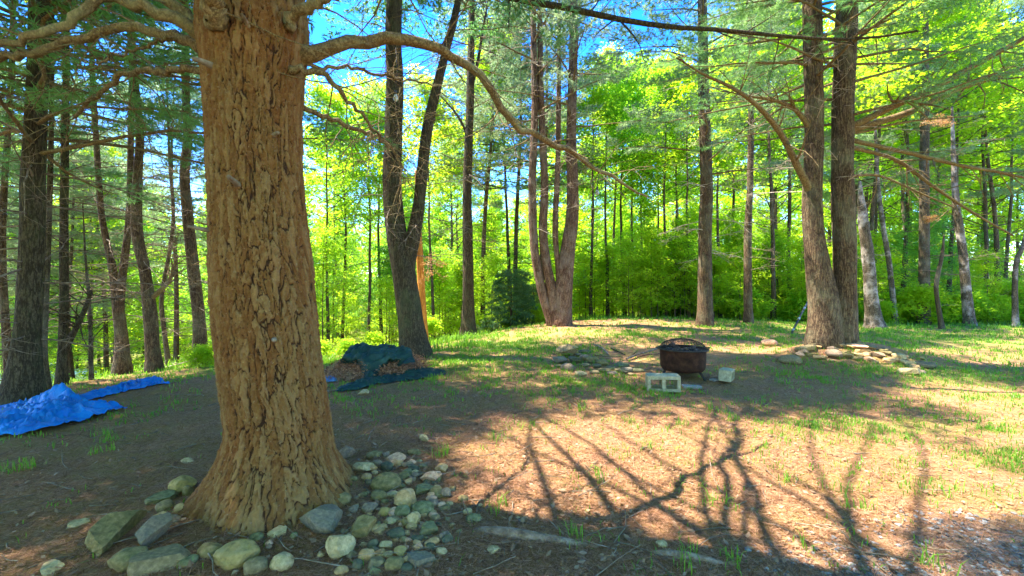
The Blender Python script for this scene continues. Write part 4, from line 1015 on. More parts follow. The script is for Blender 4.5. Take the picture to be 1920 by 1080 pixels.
BIG = [
 (590, 978, 80, 62, 'angular', 'blue', 'big angular stone with flat blue-grey top, touching the massive trunk'), (627, 938, 46, 32, 'round', 'yelgreen', 'oblong yellow-green stone against the massive trunk, behind the blue-topped block'),
 (718, 905, 54, 44, 'round', 'greygreen', 'smooth grey-green egg-shaped boulder crowning the stone heap'), (706, 931, 31, 24, 'round', 'yelgreen', 'small mossy egg-shaped stone under the smooth grey-green boulder'),
 (692, 955, 32, 30, 'angular', 'lilac', 'squarish brownish-grey stone behind the yellow-green block'), (718, 959, 22, 23, 'round', 'yellow', 'small round yellow pebble beside the squarish grey stone'),
 (760, 934, 48, 46, 'angular', 'tan', 'tan and pink angular boulder leaning on the smooth grey-green one'), (674, 991, 48, 48, 'angular', 'yelgreen', 'yellow-green lichened block with a chipped lower corner'),
 (632, 1028, 58, 60, 'angular', 'pale', 'pale jagged grey-green rock in front of the blue-topped block'), (741, 1003, 36, 22, 'round', 'dark', 'flattened dark green stone in the middle of the heap'),
 (800, 999, 36, 32, 'angular', 'green', 'pointed mossy green stone on the outer side of the heap'), (783, 1050, 52, 36, 'slab', 'blue', 'flat blue-grey slab lying at the front of the heap'),
 (684, 1047, 28, 32, 'round', 'tan', 'tan egg-shaped stone in front of the chipped block'), (720, 1024, 24, 25, 'angular', 'pale', 'pale green pebble behind the flat blue slab'),
 (745, 1041, 26, 32, 'angular', 'yellow', 'lichen-spotted pale yellow stone beside the flat blue slab'), (826, 1036, 21, 17, 'round', 'pale', 'whitish pebble just outside the flat blue slab'),
 (925, 1034, 24, 20, 'angular', 'pale', 'lone whitish stone on needles below the half-buried root'), (887, 976, 28, 18, 'round', 'green', 'flat green stone outside the heap near the half-buried root'),
 (876, 962, 18, 16, 'round', 'pale', 'round white pebble touching the flat green stone'), (868, 939, 19, 16, 'round', 'greygreen', 'pale green pebble at the sunny edge of the heap'),
 (697, 1021, 20, 26, 'round', 'dark', 'dark grey upright pebble beside the pale green one'), (521, 1062, 40, 40, 'round', 'pale', 'tall pale egg-shaped stone on reddish needles'),
 (470, 1068, 42, 34, 'round', 'grey', 'grey-green rounded stone beside the yellow-bottomed boulder'), (736, 862, 44, 20, 'slab', 'pink', 'flat pinkish stone in sun at the back of the heap'),
 (806, 893, 40, 30, 'angular', 'pink', 'pinkish-white stone with dark shaded underside at heap top'), (722, 876, 24, 25, 'round', 'dark', 'dark green rounded stone behind the smooth grey-green boulder'),
 (788, 922, 44, 27, 'slab', 'green', 'dark mossy slab under the pinkish-white stone'), (645, 848, 30, 32, 'angular', 'lilac', 'lilac-grey stone at the trunk flare, back of the heap'),
 (676, 878, 40, 26, 'angular', 'pale', 'pale green rough stone between trunk flare and heap'), (699, 855, 28, 18, 'round', 'yelgreen', 'yellow-green low stone at the back of the heap'),
 (835, 927, 20, 27, 'angular', 'blue', 'narrow blue-grey stone at the sunny outer edge'), (516, 1004, 38, 18, 'slab', 'pale', 'flat pale chip on needles before the trunk'),
 (331, 909, 44, 42, 'angular', 'yellow', 'cube-like yellow and dark stone on the shady side of the trunk'), (290, 926, 36, 52, 'slab', 'green', 'dark green slate leaning beside the yellow cube-like stone'),
 (347, 921, 20, 28, 'round', 'yelgreen', 'yellow-green upright stone between the cube-like one and the trunk'), (302, 951, 32, 28, 'round', 'grey', 'smooth pale grey stone topping the small pile by the slabs'),
 (332, 954, 22, 24, 'round', 'tan', 'tan pebble close to the bark'), (287, 977, 28, 30, 'angular', 'tan', 'yellowish tan stone under the smooth pale grey one'), (313, 979, 30, 22, 'round', 'lilac', 'grey stone capping the end of the blue-white slab'),
 (222, 1055, 62, 46, 'round', 'greygreen', 'rounded grey-green boulder propped on the long green slab'), (428, 1050, 72, 54, 'round', 'yellow', 'large two-tone boulder, pale above and yellow below'),
 (383, 1035, 42, 29, 'round', 'yelgreen', 'green ovoid stone behind the large two-tone boulder'), (347, 1062, 30, 20, 'round', 'green', 'small green stone half sunk between slab and two-tone boulder'),
 (268, 1073, 100, 22, 'slab', 'grey', 'wide flat slab cut by the bottom edge'), (84, 1068, 46, 30, 'slab', 'pale', 'pale pointed flat stone alone in the bottom corner'), (134, 990, 36, 11, 'slab', 'pale', 'thin pale flat chip alone on shaded ground'), (344, 867, 22, 14, 'angular', 'pale', 'small pale stone alone behind the yellow cube-like one'),
]
for i, (px, py, w_, h_, st, mt, lb) in enumerate(BIG): stone(px, py, w_, h_, st, mt, lb, seed=100 + i)
def lying_slab(px0, py0, px1, py1, wpx, mat, label, seed):
    a = G(px0, py0); b = G(px1, py1); c = (a + b) / 2; d = b - a; Ln = np.linalg.norm(d[:2]); k = c[1] / F
    v, f = rock_mesh(seed, (Ln * 1.05, wpx * k, .10), 'slab', 4); mb = MB(); mb.add(v, None, f); o = mb.build('stone', SM[mat], None, False)
    o.location = (c[0], c[1], h1(c[0], c[1]) + .07); o.rotation_euler = (.35, -.12, math.atan2(d[1], d[0])); tag(o, label, 'stone')
lying_slab(165, 1060, 258, 985, 62, 'greygreen', 'long mossy green slab tilted beside the trunk', 301)
lying_slab(255, 1045, 312, 998, 46, 'blue', 'long blue-white slab beside the mossy green one', 302)
SMALL = [(754, 895, 24, 17, 'greygreen'), (762, 886, 22, 15, 'green'), (778, 888, 14, 16, 'pale'), (819, 926, 30, 26, 'greygreen'), (790, 955, 40, 28, 'green'), (809, 946, 22, 22, 'lilac'), (827, 950, 16, 16, 'pink'), (775, 850, 24, 13, 'greygreen'),
 (758, 984, 17, 19, 'yelgreen'), (773, 974, 26, 36, 'pale'), (752, 962, 28, 26, 'green'), (707, 986, 14, 16, 'greygreen'), (780, 1020, 15, 14, 'tan'), (830, 1007, 16, 18, 'lilac'), (668, 1066, 20, 28, 'dark'), (702, 1062, 34, 26, 'grey'), (736, 1064, 34, 28, 'greygreen'),
 (700, 1077, 22, 18, 'green'), (637, 1077, 26, 18, 'tan'), (710, 1046, 22, 18, 'tan'), (477, 1012, 24, 20, 'green'), (502, 1026, 14, 14, 'pink'), (550, 1008, 14, 16, 'green'), (598, 1041, 18, 14, 'pale'), (463, 1041, 14, 16, 'yelgreen'), (800, 905, 20, 12, 'dark'), (815, 972, 18, 16, 'grey'), (842, 946, 14, 10, 'pale'),
 (690, 905, 16, 14, 'grey'), (740, 975, 16, 14, 'grey'), (725, 985, 14, 12, 'greygreen'), (762, 1002, 14, 12, 'tan'), (655, 1008, 16, 14, 'lilac'), (770, 868, 18, 12, 'pink'), (792, 876, 16, 12, 'grey'), (820, 900, 16, 16, 'green'), (760, 1070, 24, 16, 'dark'), (815, 1060, 14, 10, 'grey'), (660, 900, 16, 14, 'greygreen'), (848, 915, 14, 10, 'greygreen'), (860, 1000, 12, 9, 'grey'), (900, 950, 9, 8, 'pale'), (705, 868, 18, 14, 'lilac')]
for i, (px, py, w_, h_, mt) in enumerate(SMALL): stone(px, py, w_, h_, ['round', 'angular'][i % 2], mt, None, GP, 400 + i)
rs = np.random.default_rng(55); nS_ = 0
while nS_ < 100:
    px = rs.uniform(640, 865); py = rs.uniform(850, 1078)
    if ((px - 745) / 118) ** 2 + ((py - 960) / 125) ** 2 > rs.uniform(.5, 1.05): continue
    if px < 660 and py < 985: continue
    if any(abs(px - q[0]) < (q[2] * .42) and abs(py - q[1]) < (q[3] * .42) for q in BIG): continue
    w_ = rs.uniform(9, 24); stone(px, py, w_, w_ * rs.uniform(.6, .9), ['angular', 'angular', 'round'][nS_ % 3], ['grey', 'greygreen', 'tan', 'pale', 'lilac', 'pink', 'tan', 'dark'][int(rs.integers(0, 8))], None, GP, 800 + nS_); nS_ += 1
GR = ('grey stone in the low collapsed ring near the fire bowl', 'stones of the collapsed fire ring')
stone(1069, 662, 44, 24, 'angular', 'grey', 'largest grey boulder topping the collapsed stone ring', GR, 500, lift=.10)
stone(1090, 700, 22, 11, 'round', 'pale', 'pale rounded stone in front of the collapsed ring', GR, 501)
RING = [(1052, 677, 28, 15, 'blue'), (1064, 687, 24, 19, 'lilac'), (1079, 677, 26, 13, 'dark'), (1096, 672, 16, 15, 'lilac'), (1110, 675, 22, 17, 'greygreen'), (1130, 680, 22, 15, 'greygreen'), (1098, 684, 18, 11, 'grey'), (1116, 698, 18, 10, 'grey'), (1135, 694, 26, 11, 'greygreen'), (1150, 700, 20, 10, 'lilac'), (1165, 695, 32, 14, 'grey'), (1178, 693, 22, 14, 'blue'), (1167, 684, 30, 10, 'green'), (1198, 694, 24, 11, 'green'), (1074, 652, 24, 12, 'green'), (1098, 658, 24, 12, 'dark'), (1085, 665, 18, 12, 'grey'), (1120, 686, 18, 10, 'dark'), (1150, 688, 20, 9, 'grey'), (1048, 686, 14, 9, 'greygreen'), (1186, 702, 16, 8, 'grey')]
for i, (px, py, w_, h_, mt) in enumerate(RING): stone(px, py, w_, h_, ['angular', 'round'][i % 2], mt, None, GR, 520 + i, lift=.05 if py < 680 and i in (0, 2, 3, 4) else 0)
GMD = ('sunlit stone scattered on the mound under the twin-trunked pine', 'stones on the mound of the twin-trunked pine')
stone(1713, 698, 40, 17, 'slab', 'pale', 'pale green flat stone at the foot of the mound', GMD, 600)
stone(1744, 686, 38, 15, 'round', 'dark', 'dark grey-green stone ending the row along the mound', GMD, 601)
stone(1490, 674, 38, 22, 'round', 'grey', 'rounded grey boulder at the sunny foot of the mound', GMD, 602)
stone(1447, 643, 26, 16, 'round', 'pink', 'pale pink sunlit stone beside the leaning black pole', GMD, 603)
MD = [(1525, 652, 30, 18, 'pale'), (1544, 668, 26, 16, 'tan'), (1567, 656, 18, 11, 'lilac'), (1573, 666, 30, 18, 'lilac'), (1594, 668, 24, 13, 'greygreen'), (1601, 652, 24, 12, 'tan'), (1621, 656, 34, 13, 'pink'), (1623, 664, 26, 9, 'tan'), (1652, 666, 24, 16, 'lilac'), (1677, 677, 26, 12, 'tan'), (1706, 683, 30, 11, 'pale'), (1722, 681, 12, 8, 'pale'), (1733, 697, 18, 9, 'pink'), (1529, 632, 18, 16, 'lilac'), (1556, 640, 16, 10, 'greygreen'), (1580, 650, 16, 10, 'tan'), (1610, 642, 18, 9, 'grey'), (1640, 652, 18, 10, 'grey'), (1665, 664, 18, 10, 'greygreen'), (1690, 672, 18, 9, 'grey'), (1540, 652, 14, 9, 'tan'), (1512, 660, 18, 10, 'pink'), (1590, 660, 16, 10, 'yelgreen'), (1560, 676, 14, 9, 'tan'), (1700, 694, 16, 9, 'grey')]
for i, (px, py, w_, h_, mt) in enumerate(MD): stone(px, py, w_, h_, ['angular', 'slab', 'angular'][i % 3], mt, None, GMD, 620 + i)
nM = 0
while nM < 34:
    px = rs.uniform(1500, 1750); py = rs.uniform(640, 704)
    lo_ = 640 + max(0, px - 1600) * .24; 
    if not (lo_ < py < lo_ + 34): continue
    w_ = rs.uniform(9, 22); stone(px, py, w_, w_ * .6, ['angular', 'slab'][nM % 2], ['grey', 'tan', 'pale', 'lilac', 'pink', 'greygreen'][int(rs.integers(0, 6))], None, GMD, 950 + nM); nM += 1
stone(678, 736, 22, 15, 'angular', 'pale', 'pale green stone in front of the dark crumpled sheet', None, 700)
stone(794, 822, 18, 22, 'angular', 'pale', 'white stone standing in a patch of sun on pine needles', None, 701)
stone(1243, 1026, 20, 14, 'round', 'pale', 'pale tuft-like pebble on the sunny needles', None, 702)

# ------------------------------------------------------------------ fire bowl
def fire_bowl():
    g = G(1280, 708); b = np.array([g[0], g[1], h1(g[0], g[1])]); k = g[1] / F
    root = empty('fire_bowl', b, label='rusty round fire bowl on short legs with a domed mesh screen', cat='fire pit')
    rust = mottled('rusty_iron', [(.018, .009, .006), (.045, .02, .011), (.09, .04, .02)], 10., .8, .4, metallic=.2); dark = mottled('dark_iron', [(.018, .018, .017), (.04, .036, .03), (.08, .055, .04)], 14., .6, .3, metallic=.4)
    R = 41 * k; z0 = 12 * k; z1 = 55 * k
    a = np.linspace(0, 2 * PI, 48, endpoint=False)
    prof = [(R * .02, z0 + .01), (R * .6, z0), (R * .88, z0 + .03), (R * .97, z0 + .09), (R * 1.0, z1 - .03), (R * 1.02, z1), (R * .97, z1), (R * .95, z1 - .05), (R * .9, z0 + .12), (R * .02, z0 + .10)]
    V = np.array([[[r * math.cos(t), r * math.sin(t), z] for t in a] for r, z in prof]).reshape(-1, 3); n = len(prof)
    i = np.arange(n - 1)[:, None] * 48; j = np.arange(48)[None]; j2 = (j + 1) % 48
    mb = MB(); mb.add(V, np.stack([i + j, i + j2, i + 48 + j2, i + 48 + j], -1).reshape(-1, 4)); mb.build('bowl', rust, root)
    rim = MB(); a2 = np.linspace(0, 2 * PI, 65); add_tube(rim, np.c_[np.cos(a2) * R * 1.07, np.sin(a2) * R * 1.07, np.full(65, z1 - .004)], .018, 8, cap=False); rim.build('rim', dark, root)
    for s in (-1, 1):
        h = MB(); t = np.linspace(-.35, .35, 12); add_tube(h, np.c_[s * (R * 1.07 + .055 * np.cos(t / .35 * PI / 2)), t * .32, np.full(12, z1 + .012)], .010, 6); h.build('handle', dark, root)
    for q in range(4):
        t = PI / 4 + q * PI / 2 + .15; d = np.array([math.cos(t), math.sin(t), 0])
        l = MB(); add_tube(l, [d * R * .70 + [0, 0, z0 + .05], d * R * .86 + [0, 0, z0 * .45], d * R * .98 + [0, 0, -.02]], [.028, .022, .02], 8); l.build('leg', dark, root)
    # domed spark screen: hoops and mesh wires
    sg = MB(); hh = 17 * k
    def dome(t, p): return np.array([R * .98 * math.cos(p) * math.cos(t), R * .98 * math.cos(p) * math.sin(t), z1 + .01 + hh * math.sin(p)])
    for p in np.linspace(0.05, 1.35, 9): add_tube(sg, np.array([dome(t, p) for t in np.linspace(0, 2 * PI, 33)]), .0035, 4, cap=False)
    for t in np.linspace(0, 2 * PI, 40, endpoint=False): add_tube(sg, np.array([dome(t, p) for p in np.linspace(0, 1.5, 9)]), .0032, 4, cap=False)
    sg.build('spark_mesh', dark, root)
    hb = MB(); add_tube(hb, [[-.03, 0, z1 + hh], [-.03, 0, z1 + hh + .03], [.03, 0, z1 + hh + .03], [.03, 0, z1 + hh]], .006, 6); hb.build('lid_handle', dark, root)
    r = np.random.default_rng(3); char = mottled('charred_wood', [(.03, .025, .02), (.10, .07, .05), (.32, .24, .19)], 16., .9, .4)
    for q in range(6):
        c = np.array([r.uniform(-.5, .5) * R, r.uniform(-.5, .5) * R, z1 - .06 + .05 * r.random()]); t = r.random() * PI; d = np.array([math.cos(t), math.sin(t), r.normal(0, .2)]) * R * .5
        lg = MB(); add_tube(lg, smooth_poly(np.array([c - d, c, c + d]), 6), [.03, .034, .036, .036, .034, .03], 9, .15, q); o = lg.build('charred_log', char, None); o.location = b; tag(o, 'charred log lying under the domed screen of the fire bowl', 'log', 'charred logs in the fire bowl')
    ash = MB(); rr = np.linspace(0, R * .9, 6); V = [[q * math.cos(t), q * math.sin(t), z1 - .08 + .05 * (1 - q / R) + .012 * r.normal()] for q in rr for t in a]
    i = np.arange(5)[:, None] * 48; ash.add(V, np.stack([i + j, i + j2, i + 48 + j2, i + 48 + j], -1).reshape(-1, 4)); ash.build('ash_bed', mottled('ash', [(.12, .08, .06), (.26, .18, .14), (.42, .33, .28)], 18., .95, .4), root)
fire_bowl()

# ------------------------------------------------------------------ concrete blocks, board, sticks, pole
def block(px, py, wpx, rz, label, up=False, tilt=(0, 0)):
    g = G(px, py); k = g[1] / F; Lx = wpx * k; Hh = Lx * .5; Dp = Lx * .5
    root_m = MB(); t = Lx * .105
    # outer box with two square cores through its depth (open towards the viewer), built as walls
    xs = [-Lx / 2, -Lx / 2 + t, -t * .55, t * .55, Lx / 2 - t, Lx / 2]; zs = [0, t * 1.0, Hh - t * 1.0, Hh]
    V = []; idx = {}
    def vid(i, j, s):
        key = (i, j, s)
        if key not in idx:
            idx[key] = len(V); V.append([xs[i] + random.uniform(-.003, .003), s * Dp / 2, zs[j] + random.uniform(-.003, .003)])
        return idx[key]
    Q = []
    hole = {(1, 1), (3, 1)}
    for i in range(5):
        for j in range(3):
            if (i, j) in hole: continue
            Q.append([vid(i, j, -1), vid(i + 1, j, -1), vid(i + 1, j + 1, -1), vid(i, j + 1, -1)]); Q.append([vid(i, j, 1), vid(i, j + 1, 1), vid(i + 1, j + 1, 1), vid(i + 1, j, 1)])
    for i in range(5):
        Q.append([vid(i, 3, -1), vid(i + 1, 3, -1), vid(i + 1, 3, 1), vid(i, 3, 1)]); Q.append([vid(i, 0, -1), vid(i, 0, 1), vid(i + 1, 0, 1), vid(i + 1, 0, -1)])
    for j in range(3):
        Q.append([vid(0, j, -1), vid(0, j + 1, -1), vid(0, j + 1, 1), vid(0, j, 1)]); Q.append([vid(5, j, -1), vid(5, j, 1), vid(5, j + 1, 1), vid(5, j + 1, -1)])
    for i, j in hole:
        c = [(i, j), (i + 1, j), (i + 1, j + 1), (i, j + 1)]
        for q in range(4):
            a, b_ = c[q], c[(q + 1) % 4]; Q.append([vid(*a, -1), vid(*a, 1), vid(*b_, 1), vid(*b_, -1)])
    root_m.add(V, Q)
    o = root_m.build('concrete_block', M['concrete'], None, False)
    bv = o.modifiers.new('soft_edges', 'BEVEL'); bv.width = .008; bv.segments = 2; bv.limit_method = 'ANGLE'
    o.location = (g[0], g[1] + Dp * .4, h1(g[0], g[1] + Dp * .4) + .012); o.rotation_euler = (tilt[0], tilt[1], rz); tag(o, label, 'concrete block', 'concrete blocks by the fire bowl')
    return o
M['concrete'] = mottled('concrete', [(.24, .215, .12), (.36, .325, .19), (.50, .455, .29)], 22., .95, .5)
block(1247, 737, 60, -.16, 'concrete block on its side showing two square holes, before the bowl', tilt=(0, -.02))
block(1366, 717, 42, .95, 'concrete block lying askew with a pale sunlit top, beyond the fire bowl', tilt=(.04, .05))
def board(px, py, lx, ly, lz, rz, mat, name, label, cat):
    g = G(px, py); mb = MB(); x, y, z = lx / 2, ly / 2, lz
    mb.add([[-x, -y, 0], [x, -y, 0], [x, y, 0], [-x, y, 0], [-x, -y, z], [x, -y, z], [x, y, z], [-x, y, z]], [[0, 3, 2, 1], [4, 5, 6, 7], [0, 1, 5, 4], [1, 2, 6, 5], [2, 3, 7, 6], [3, 0, 4, 7]])
    o = mb.build(name, mat, None, False); bv = o.modifiers.new('soft_edges', 'BEVEL'); bv.width = .006; bv.segments = 2; o.location = g + np.array([0, 0, -.005]); o.rotation_euler = (.03, .02, rz); tag(o, label, cat)
M['grey_wood'] = mottled('weathered_board', [(.18, .16, .12), (.32, .29, .23), (.46, .43, .36)], 14., .9, .4)
board(1297, 727, .3, .12, .04, -.1, M['grey_wood'], 'flat_paver', 'flat grey paver between the concrete block and the fire bowl', 'paver')
board(1340, 714, .16, .1, .03, .5, M['grey_wood'], 'flat_paver', 'narrow grey slab leading to the askew concrete block', 'paver')
def stick(pl, r0, mat, label, seed, name='stick', group=None):
    pts = []
    for px, py, l in pl:
        g = G(px, py); pts.append([g[0], g[1], g[2] + l])
    S = smooth_poly(np.array(pts), 16); c = S[0].copy(); mb = MB(); add_tube(mb, S - c, np.linspace(r0, r0 * .6, 16), 8, .15, seed); o = mb.build(name, mat, None); o.location = c; tag(o, label, 'stick', group); return o
stick([(1114, 652, .08), (1128, 660, .10), (1140, 666, .03)], .022, M['bark_pale'], 'short pale stick propped on the far side of the stone ring', 1)
stick([(1115, 670, .05), (1140, 673, .06), (1168, 674, .05)], .022, M['limb'], 'yellowish stick lying along the stone ring', 2)
stick([(1175, 676, .03), (1192, 671, .06), (1215, 664, .06), (1240, 655, .05)], .026, M['twig'], 'longest dark stick reaching from the stone ring to the fire bowl', 3)
stick([(1195, 673, .05), (1215, 669, .05), (1240, 667, .05)], .024, M['bark_red'], 'reddish stick ending at the fire bowl', 4)
stick([(1146, 655, .02), (1160, 663, .04), (1172, 668, .03)], .018, M['bark_dark'], 'thin dark stick behind the stone ring', 5)
stick([(1180, 671, .04), (1190, 666, .06), (1193, 662, .05)], .03, M['limb'], 'stubby stick among the firewood beside the ring', 6)
stick([(640, 735, .03), (610, 738, .03), (590, 745, .02)], .012, M['twig'], 'thin twig lying near the massive trunk, beside a blue scrap', 7)
stick([(330, 688, .10), (300, 690, .16), (262, 676, .5), (235, 668, .75)], .018, M['twig_pale'], 'pale fallen branch leaning among the brown pines', 8)
stick([(420, 682, .1), (380, 686, .2), (340, 690, .12), (310, 692, .05)], .016, M['twig_pale'], 'long pale fallen branch lying on green weeds', 9)
stick([(1425, 594, .1), (1440, 591, .18), (1470, 594, .14), (1490, 596, .06)], .09, M['bark_dark'], 'dark fallen log on the crest behind the twin-trunked pine', 10, 'fallen_log')
def pole():
    a = G(1483, 626); b = P(1522, 552, a[1] + .35); mb = MB(); add_tube(mb, [a - [0, 0, .02] - a, (a + b) / 2 - a, b - a], .028, 12)
    root = empty('metal_pole', a, label='black pole with pale bands leaning on the twin-trunked pine', cat='pole')
    mb.build('shaft', mottled('black_metal', [(.02, .025, .03), (.05, .06, .07), (.12, .14, .15)], 20., .5, .2), root)
    d = (b - a)
    for t in (.08, .36, .62, .9):
        q = MB(); add_tube(q, [d * t, d * (t + .045)], .033, 12); q.build('band', simple('pale_band', (.32, .38, .4), .5), root)
pole()
M['root'] = mottled('root_bark', [(.13, .075, .04), (.27, .17, .10), (.44, .32, .22)], 14., .9, .6, .02)
def root_log():
    pts = [(872, 1008, -.03), (905, 1007, .0), (960, 1014, .012), (1020, 1024, .006), (1085, 1030, .0), (1140, 1038, -.02), (1180, 1044, -.05)]
    g = np.array([G(px, py) + np.array([0, .05, l - .02]) for px, py, l in pts]); S = smooth_poly(np.c_[g, [.035, .045, .055, .048, .042, .035, .02]], 40); c = S[0, :3].copy()
    mb = MB(); add_tube(mb, S[:, :3] - c, S[:, 3], 18, .18, 5); o = mb.build('exposed_root', M['root']); o.location = c; tag(o, 'thick half-buried root crossing the pine needles', 'root')
    pts = [(1190, 1044, -.03), (1240, 1050, .0), (1300, 1060, .004), (1380, 1074, -.01), (1430, 1090, -.04)]
    g = np.array([G(px, py) + np.array([0, .05, l - .02]) for px, py, l in pts]); S = smooth_poly(np.c_[g, [.02, .04, .045, .04, .02]], 30); c = S[0, :3].copy()
    mb = MB(); add_tube(mb, S[:, :3] - c, S[:, 3], 14, .18, 6); o = mb.build('exposed_root', M['root']); o.location = c; tag(o, 'thinner pinkish root near the bottom edge', 'root')
root_log()

# ------------------------------------------------------------------ sheets
def sheet(rows, nu, nv, mat, name, label, parent=None, seed=0, amp=.04, cat='tarpaulin', fold=9., lift=.015, ground=True):
    """rows: polylines of world points, near to far; a wrinkled cloth through them"""
    R = np.array([smooth_poly(np.array(r), nu) for r in rows]); n = len(rows)
    out = np.stack([smooth_poly(R[:, i], nv) if n > 2 else np.linspace(R[0, i], R[-1, i], nv) for i in range(nu)], 1)
    u, v = np.meshgrid(np.linspace(0, 1, nu), np.linspace(0, 1, nv)); X, Y = out[..., 0], out[..., 1]
    wr = 1 - np.abs(fbm(X * fold * .5 + Y * fold * .2, Y * fold * .9 - X * .3 * fold, seed, 3) - .5) * 2
    wr2 = 1 - np.abs(fbm(X * fold * 1.6 - Y * fold * .8 + 9, Y * fold * 1.2 + X * fold * .6, seed + 3, 3) - .5) * 2
    out[..., 2] += amp * (wr ** 3 * 1.5 + wr2 ** 3 * .4 - .8) * np.minimum(1, 5 * np.minimum(np.minimum(v, 1 - v) + .08, np.minimum(u, 1 - u) + .08))
    edge = fbm(u * 14, v * 14, seed + 8, 2) - .5
    if ground: out[..., 2] = np.maximum(out[..., 2], H(X, Y) + lift)
    i = np.arange(nv - 1)[:, None] * nu; j = np.arange(nu - 1)[None]
    c = out[0, 0].copy(); mb = MB(); mb.add(out.reshape(-1, 3) - c, np.stack([i + j, i + j + 1, i + nu + j + 1, i + nu + j], -1).reshape(-1, 4))
    o = mb.build(name, mat, parent); o.location = c
    so = o.modifiers.new('cloth_thickness', 'SOLIDIFY'); so.thickness = .004; so.offset = 1
    if parent is None: tag(o, label, cat)
    return o
def tarp_mat(name, cols, rough=.6):
    m, nt, N, L = new_mat(name); tc = N.new('ShaderNodeTexCoord'); nz = nd(N, 'ShaderNodeTexNoise', Scale=3.5, Detail=6., Roughness=.6); L.new(tc.outputs['Object'], nz.inputs['Vector'])
    r = ramp(N, [(.3, cols[0]), (.55, cols[1]), (.75, cols[2])]); L.new(nz.outputs['Fac'], r.inputs[0])
    b = nd(N, 'ShaderNodeBsdfPrincipled', Roughness=rough); L.new(r.outputs[0], b.inputs['Base Color']); b.inputs['Specular IOR Level'].default_value = .28
    n2 = nd(N, 'ShaderNodeTexNoise', Scale=14., Detail=5.); L.new(tc.outputs['Object'], n2.inputs['Vector']); bp = nd(N, 'ShaderNodeBump', Strength=.5, Distance=.02); L.new(n2.outputs['Fac'], bp.inputs['Height']); L.new(bp.outputs[0], b.inputs['Normal'])
    o = N.new('ShaderNodeOutputMaterial'); L.new(b.outputs[0], o.inputs[0]); return m
M['blue_tarp'] = tarp_mat('blue_tarp', [(.001, .105, .40), (.003, .185, .58), (.006, .27, .70)])
M['green_tarp'] = tarp_mat('dark_green_tarp', [(.006, .025, .016), (.012, .046, .032), (.026, .08, .066)])
def gp(px, py, l=0.): g = G(px, py); return [g[0], g[1], g[2] + l]
def pz(px, py, D): return list(P(px, py, D))
bt = empty('blue_tarp', gp(100, 800), label='crumpled bright blue tarp spread on sloping ground at the picture edge', cat='tarpaulin')
parts = [
    sheet([[gp(-90, 838, .02), gp(0, 823, .03), gp(40, 820, .04), gp(92, 811, .05), gp(150, 797, .05), gp(200, 779, .04), gp(238, 767, .01)],
           [gp(-90, 812, .05), gp(0, 800, .09), gp(45, 790, .10), gp(95, 785, .11), gp(140, 783, .10), gp(185, 772, .08), gp(236, 766.5, .02)],
           [pz(-90, 800, 5.6), pz(0, 785, 5.75), pz(45, 770, 5.8), pz(90, 757, 5.8), pz(125, 752, 5.75), pz(158, 768, 5.65), pz(200, 766.5, 5.6)],
           [pz(-90, 792, 6.0), pz(0, 771, 6.1), pz(45, 756, 6.1), pz(85, 740, 6.05), pz(121, 727, 6.0), pz(148, 744, 6.0), pz(166, 764, 5.9)],
           [pz(-90, 800, 6.5), pz(0, 785, 6.5), pz(45, 775, 6.5), pz(85, 770, 6.4), pz(121, 765, 6.4), pz(148, 768, 6.3), pz(166, 768, 6.1)]], 150, 90, M['blue_tarp'], 'main_sheet', None, bt, 3, .075, fold=7.),
    sheet([[gp(150, 757, .01), gp(175, 751, .02), gp(200, 745, .02), gp(240, 735, .02), gp(265, 730, .02), gp(290, 724, .02), gp(318, 721, .0)],
           [gp(150, 752, .06), gp(175, 746, .07), gp(197, 741, .07), gp(238, 730, .08), gp(264, 723, .08), gp(289, 718, .08), gp(318, 720, .02)],
           [gp(151, 745, .02), gp(175, 741, .03), gp(195, 737, .03), gp(236, 726, .03), gp(262, 719, .03), gp(288, 715, .02), gp(318, 719, .0)]], 90, 24, M['blue_tarp'], 'edge_flap', None, bt, 9, .05, fold=9.)]
for o in parts: o.location = o.location - bt.location
# compost heap of leaves under the dark sheet
def heap():
    g = G(698, 700); c = np.array([-2.62, 8.35]); n = 70
    a = np.linspace(0, 2 * PI, n, endpoint=False); rr = np.linspace(0, 1, 26)
    V = []
    for r_ in rr:
        x = c[0] + 1.05 * r_ * np.cos(a); y = c[1] + .72 * r_ * np.sin(a); z = H(x, y) + .42 * (1 - r_ ** 2.2) + (fbm(x * 7, y * 7, 4, 4) - .5) * .14 * (1 - r_ * .4) - .03
        V.append(np.c_[x, y, z])
    i = np.arange(25)[:, None] * n; j = np.arange(n)[None]; j2 = (j + 1) % n
    b = np.array([c[0], c[1], h1(*c)]); mb = MB(); mb.add(np.concatenate(V) - b, np.stack([i + j, i + j2, i + n + j2, i + n + j], -1).reshape(-1, 4))
    root = empty('leaf_heap', b, label='heap of brown leaves beneath the dark green sheet', cat='compost heap')
    mb.build('mound', mottled('leaf_mould', [(.09, .04, .02), (.22, .11, .055), (.40, .24, .14)], 16., .95, .8, .03), root)
    r = np.random.default_rng(8); pos = []
    for k in range(220):
        t = r.random() * 2 * PI; q = math.sqrt(r.random()); x = c[0] + 1.1 * q * math.cos(t); y = c[1] + .75 * q * math.sin(t); pos.append([x - b[0], y - b[1], h1(x, y) + .42 * (1 - q ** 2.2) - b[2]])
    m2 = MB(); add_sprays(m2, np.array(pos), np.full(220, .38), SPRAYS_FINE, r, .5); m2.build('leaves', M['litter'], root, False)
heap()
